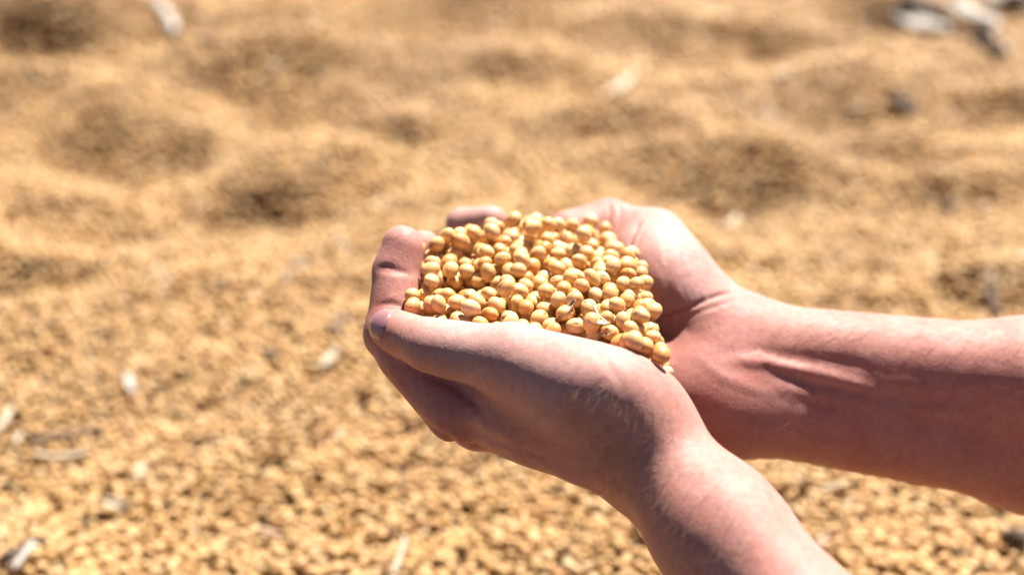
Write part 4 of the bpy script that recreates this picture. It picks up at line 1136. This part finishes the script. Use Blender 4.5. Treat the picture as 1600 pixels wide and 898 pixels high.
# beans just under the surface: place only
BURIED = [
    (-256, 577, 7), (-263, 389, 70), (-144, 621, -2), (-299, 463, 38), (-19, 457, 9), (-186, 644, -49), (-83, 532, -3), (-333, 49, -147),
    (-152, 20, -131), (477, -99, -237), (-246, -7, -127), (-322, 210, -201), (-283, 106, -146), (-164, 149, -201), (-311, 151, -101), (-301, -24, -88),
    (419, 193, -163), (-274, 185, -143), (-300, 228, -97), (265, 554, -217), (61, 671, -174), (14, 53, -142), (-197, 44, -92), (-90, 20, -100),
    (-39, 670, -186), (-65, 265, -129), (51, -19, -105), (-224, -145, -34), (-130, 82, -100), (-67, 114, -89), (-275, -200, -3), (68, -89, -100),
    (-64, 849, -147), (-186, -81, -63), (-210, 98, -54), (-144, 194, -76), (-35, -89, -52), (-47, 57, -59), (476, 231, -162), (393, 441, -175),
    (-269, 329, -155), (362, -38, -77), (-106, -87, -31), (-239, -42, -79), (-224, 204, -95), (-78, -174, -20), (16, 15, -60), (472, 196, -22),
    (418, 263, -109), (442, 323, -146), (388, 471, -51), (-252, 127, -92), (-233, 488, -127), (214, 593, -193), (-55, 737, -193), (130, -73, -83),
    (261, 43, -116), (120, 318, -179), (336, 298, -117), (473, 300, -89), (336, 467, -174), (-149, -134, -37), (-118, 18, -44), (327, 196, -110),
    (225, 529, -179), (-96, 789, -174), (196, 33, -105), (217, 127, -124), (-171, 839, -146), (27, -113, -64), (81, 151, -120), (392, 200, -106),
    (335, 574, -155), (-13, 559, -219), (242, -12, -69), (299, 101, -69), (151, 521, -164), (-34, 919, -126), (159, -15, -80), (165, 111, -82),
    (-15, -129, 14), (7, 105, -52), (92, -127, -54), (83, 576, -164), (115, 686, -125), (307, 37, -40), (229, 94, -71), (240, 226, -140),
    (281, 452, -157), (99, 108, -62), (195, -72, -60), (128, 32, -42), (-1, -31, -14), (-57, -17, -41), (-29, 233, -84), (-135, 714, -198),
    (78, -49, -56), (73, 2, -38), (-197, -205, -4), (-241, -80, -19), (-113, -125, 21), (-114, 128, -52), (61, 68, -27), (54, 165, -56),
    (5, 574, -160), (16, 626, -196), (265, -100, -46), (138, 89, -16), (-213, 741, -184), (41, -83, -11), (-79, 192, -65), (-179, 689, -154),
    (-160, 773, -170), (150, -117, -37), (-306, -93, -51), (-243, 14, -56), (-134, -195, 1), (-241, -166, 36), (-154, 71, -27), (-202, 178, -43),
    (-200, 298, -158), (162, 584, -150), (419, -137, -54), (475, 224, -88), (412, 379, -156), (370, 469, -115), (8, -66, 44), (-4, 55, -7),
    (-186, 294, -80), (-254, 302, -94), (127, -192, -32), (91, 33, 10), (-334, 136, -37), (-341, 84, -86), (301, 617, -128), (470, -436, -75),
    (468, -297, -28), (379, -87, -36), (417, 72, -51), (476, 270, -19), (373, 348, -126), (399, 406, -96), (224, 358, -141), (151, 436, -186),
    (316, -63, -46), (288, -18, -14), (336, 166, -59), (272, 314, -121), (291, 385, -133), (-271, 115, -33), (-186, -139, 15), (-314, 32, -49),
    (31, 99, 21), (-48, 117, -25), (473, 38, -42), (395, 336, -68), (288, 459, -90), (203, 633, -146), (327, -117, -95), (345, -12, -23),
    (396, 191, -39), (165, 326, -123), (227, 428, -130), (-13, 174, -54), (38, -289, 33), (215, -205, -16), (321, -115, -10), (107, 192, -77),
    (474, 114, -46), (414, 335, 2), (335, 413, -75), (298, 522, -144), (-266, 358, -61), (-184, -17, -26), (382, -110, 24), (352, 248, -65),
    (291, 254, -104), (147, 472, -126), (256, 575, -152), (476, -40, -14), (212, -131, -23), (188, 48, -37), (171, 189, -112), (95, 314, -116),
    (202, 598, -91), (231, 636, -46), (316, -175, -33), (127, -47, -19), (76, 137, -6), (22, 287, -84), (-21, 376, -105), (-16, 796, -151),
    (265, 206, -82), (320, 348, -84), (167, 401, -131), (406, 404, -29), (351, 88, -10), (397, 129, -42), (230, -47, -11), (220, 165, -78),
    (219, 316, -76), (332, -214, 9), (270, 100, -10), (44, -152, -6), (159, 51, 22), (33, 409, -91), (168, -156, 8), (-95, 164, 0),
    (-334, 301, -136), (-56, 11, 14), (117, 114, 39), (-43, 310, -76), (247, 40, -7), (198, 130, -28), (194, 258, -99), (253, 669, -98),
    (-109, 815, -106), (69, -185, 45), (78, 266, -59), (-37, 443, -79), (-51, 622, -147), (36, 838, -112), (-165, -190, 54), (-113, -33, 5),
    (-165, 261, -34), (-146, 409, -83), (413, 267, -38), (249, 380, -82), (455, 355, -42), (-295, -32, -29), (-296, 283, -54), (-220, -239, 54),
    (-102, 738, -133), (77, 347, -61), (-58, 560, -139), (7, 725, -167), (37, 901, -134), (180, -7, 4), (-166, -78, 1), (-110, 227, -27),
    (26, 183, 7), (412, 79, 22), (431, 157, 10), (349, 373, -19), (241, 504, -119), (370, 29, 17), (272, 163, -36), (287, 300, -54),
    (179, 532, -99), (475, -371, -61), (377, -165, -18), (-101, 363, -43), (10, 253, -26), (125, -6, 45), (354, 305, -28), (-441, 53, -71),
    (-40, 330, -4), (297, 229, -34), (370, 538, -129), (275, 562, -92), (419, -357, -13), (438, -106, -4), (448, 18, 18), (355, 163, 8),
    (156, 222, -52), (144, 363, -70), (117, 564, -112), (12, 667, -134), (424, -206, 14), (319, -17, 52), (293, 151, 29), (-286, -128, 2),
    (-375, -64, -36), (-94, 71, 10), (430, -435, -19), (474, -154, 54), (401, 5, 67), (477, 83, 13), (475, 195, 42), (97, 506, -90),
    (165, 655, -99), (365, -397, 9), (270, -151, -6), (270, -87, 24), (217, 237, -34), (209, 369, -33), (202, 467, -74), (86, 216, -24),
    (8, 351, -48), (-41, 497, -119), (176, -299, 42), (139, -83, 43), (194, -44, 56), (144, 151, -38), (142, 289, -69), (452, -219, 83),
    (461, 69, 77), (417, 129, 58), (364, 246, 8), (280, 413, -30), (286, -267, 26), (256, -197, 41), (186, -147, 64), (351, 117, 70),
    (228, 303, -14), (222, 477, -7), (404, -293, 12), (106, -311, 44), (228, 176, 10), (157, 333, -7), (101, 572, -54), (58, 626, -127),
    (-35, 129, 35), (45, 387, -9), (71, 70, 58), (125, 212, 25), (106, 428, -37), (-90, 574, -197), (52, 563, -109), (317, -211, 72),
    (308, -148, 44), (304, 40, 24), (174, 416, -42), (189, 518, -37), (257, 505, -55), (-111, 601, -128), (-3, 603, -101), (169, 154, 16),
    (144, 269, -3), (70, 458, -121), (-117, 465, -47), (14, 99, 83), (57, 263, 26), (-418, 93, -22), (-167, 210, 8), (-179, 359, -63),
    (123, 506, -33), (62, 722, -121), (337, -293, 23), (237, 4, 43), (211, 100, 23), (15, 770, -102), (-50, 693, -121), (-133, 138, 47),
    (-236, 252, -44), (-220, 436, -81), (-40, 205, -3), (-58, 264, -31), (453, -263, 33), (372, -245, 52), (410, -51, 3), (110, 927, -122),
    (188, 223, 26), (44, 544, -50), (-11, 545, -96), (411, -423, 46), (26, 325, 6), (26, 441, -36), (-146, 623, -180), (361, 593, -93),
    (408, -295, 76), (383, -173, 53), (367, -59, 60), (472, -13, 82), (407, 210, 54), (32, 220, 63), (43, 617, -69), (27, 485, -76),
    (-16, 651, -69), (114, 728, -76), (-286, 409, -95), (-119, 291, 0), (-92, 460, -112), (-43, 399, -32), (419, -119, 72), (343, 50, 74),
    (307, 282, 8), (241, 537, -3), (229, 200, 71), (101, 645, -73), (478, -386, 12), (92, 394, 43), (-21, 263, 34), (37, 497, -5),
    (-424, 3, -28), (-119, -239, 69), (5, 162, 75), (468, -78, 44), (335, 525, -69), (-379, 41, -35), (331, -496, 50), (400, -359, 55),
    (474, -321, 34), (-344, 330, -75), (-232, 513, -75), (-148, 652, -102), (-217, 396, -15), (-329, 410, -34), (-153, 328, 53), (260, -42, 81),
    (224, 368, 32), (-325, 324, -11), (-266, 240, 18), (74, 787, -73), (-278, 464, -42), (-177, 480, -10), (-142, 552, -37), (-370, 119, 21),
    (-156, 727, -97), (-211, 557, -36), (-72, 537, -69), (-182, 785, -113), (-241, 791, -143), (-55, 752, -83), (-140, 1011, -83), (-387, 402, -86),
    (-169, 507, -74), (-197, 541, -131), (-101, 353, 21), (-210, 626, -130), (-149, 407, -18), (-61, 602, -83), (-84, 662, -78), (278, -354, 81),
    (-285, 584, -147), (-216, 319, -28), (388, -486, 85), (476, -343, 131), (552, -110, -345), (455, -376, 77), (471, -285, 95), (410, -59, 105),
    (551, -65, -296), (-26, 384, 32), (-29, 508, -33), (-118, 612, -62), (-84, 425, 11),
]
_h = np.array(HEAP, float)
heap_loc = _h[:, :3] * 1e-5 + np.array(HEAP_CENTRE)
heap_turn = _h[:, 3:7]
heap_size = _h[:, 7:10] * 1e-5
buried_loc = np.array(BURIED, float) * 1e-4 + np.array(HEAP_CENTRE)
BEAN_ME = [bean_mesh('soybean', 3, MAT_BEAN, b) for b in (.03, .08, .13, .18)]
_l = to_lens(heap_loc)
heap_px = np.stack([800 + _l[:, 0] / _l[:, 2] * FPX, 449 - _l[:, 1] / _l[:, 2] * FPX], 1)
GROUP = 'soybeans heaped in the cupped hands'


def zone_label(x, y):
    """What a bean of the heap lies beside."""
    if x > 985 and y > 505:
        return 'soybean in the short spill between the two wrists'
    if y > 480 and x < 800:
        return 'soybean in the front row behind the nearer thumb'
    if y > 480:
        return 'soybean in the front of the heap behind the base of the nearer thumb'
    if x > 945:
        return 'soybean on the right side of the heap against the ball of the farther thumb'
    if x < 690:
        return 'soybean on the left side of the heap beside the upright index finger'
    if y < 368:
        return 'soybean in the back rows of the heap in front of the farther thumb'
    if x < 800:
        return 'soybean on the left half of the top of the heap'
    return 'soybean on the right half of the top of the heap'


special = {}
vis = np.arange(len(heap_loc))
px = heap_px[:len(vis)]
for k, lab in ((int(np.argmin(px[:, 1])), 'topmost soybean on the far edge of the heap'),
               (int(np.argmax(px[:, 1])), 'lowest soybean of the heap, between the two wrists'),
               (int(np.argmin(px[:, 0])), 'leftmost soybean of the heap, touching the upright index finger'),
               (int(np.argmax(px[:, 0])), 'rightmost soybean of the heap, by the farther wrist')):
    special.setdefault(k, lab)
for i in vis:
    o = bpy.data.objects.new('soybean', BEAN_ME[i % 4])
    col.objects.link(o)
    o.location = heap_loc[i]
    o.rotation_mode = 'QUATERNION'
    q = heap_turn[i] / np.linalg.norm(heap_turn[i])
    o.rotation_quaternion = q
    o.scale = np.minimum(heap_size[i], np.array([.0043, .0038, .0036])) * np.array([0.90, 0.905, 0.905])
    o['label'] = special.get(int(i), zone_label(*heap_px[i]))
    o['category'] = 'soybean'
    o['group'] = GROUP


def buried_beans():
    """The beans under the surface of the heap, too deep in it to be told apart."""
    src = bean_mesh('seed', 2, None)
    v = np.array([q.co[:] for q in src.vertices]); f = np.array([list(p.vertices) for p in src.polygons])
    V, F = [], []
    r = np.random.default_rng(77)
    for i, c in enumerate(buried_loc):
        q = r.normal(0, 1, 4); q = q / np.linalg.norm(q)
        m = np.array(Quaternion(q).to_matrix())
        F.append(f + i * len(v))
        V.append((v * np.array([.0036, .0031, .0029])) @ m.T + c)
    me = mesh_from('buried_soybeans', np.concatenate(V), np.concatenate(F), MAT_BEAN)
    new_obj('buried_soybeans', me, label='mass of soybeans beneath the surface of the heap in the hands', category='soybeans', kind='stuff')
    bpy.data.meshes.remove(src)


buried_beans()


def heap_hit(px_, py_):
    """Point on top of the heap under a pixel, lens mm."""
    d = np.hypot(heap_px[:, 0] - px_, heap_px[:, 1] - py_)
    near = np.nonzero(d < 16)[0]
    if not len(near):
        near = [int(np.argmin(d))]
    z = min(_l[i, 2] for i in near) - 2.6
    return P(px_, py_, z / 1000)


def on_heap(name, x0, y0, x1, y1, me, label, cat):
    a, b = to_world(heap_hit(x0, y0)), to_world(heap_hit(x1, y1))
    o = new_obj(name, me, label=label, category=cat)
    d = Vector(b - a)
    o.location = (a + b) / 2
    o.rotation_mode = 'QUATERNION'
    o.rotation_quaternion = d.to_track_quat('X', 'Z')
    return o


on_heap('pod_fragment', 874, 499, 900, 470, shell_mesh('pod_fragment', .0095, .0026, MAT_POD, 61, curl=.8, thick=.0005), 'pinkish brown pod sliver on top of the heap right of centre', 'pod')
on_heap('stem_fragment', 924, 470, 952, 508, stalk_mesh('stem_fragment', .0118, .00055, MAT_STRAW, 62, hollow=False), 'thin pale stem lying across the heap near its front right', 'stem')
on_heap('husk_fragment', 922, 502, 952, 507, shell_mesh('husk_fragment', .0075, .0024, MAT_STRAW, 63, curl=.5, thick=.0003), 'papery white husk scrap at the front right of the heap', 'husk')
on_heap('husk_fragment', 940, 524, 958, 520, shell_mesh('husk_fragment.001', .0050, .0018, MAT_STRAW, 64, curl=.6, thick=.0003), 'smaller papery husk scrap below the thin stem on the heap', 'husk')
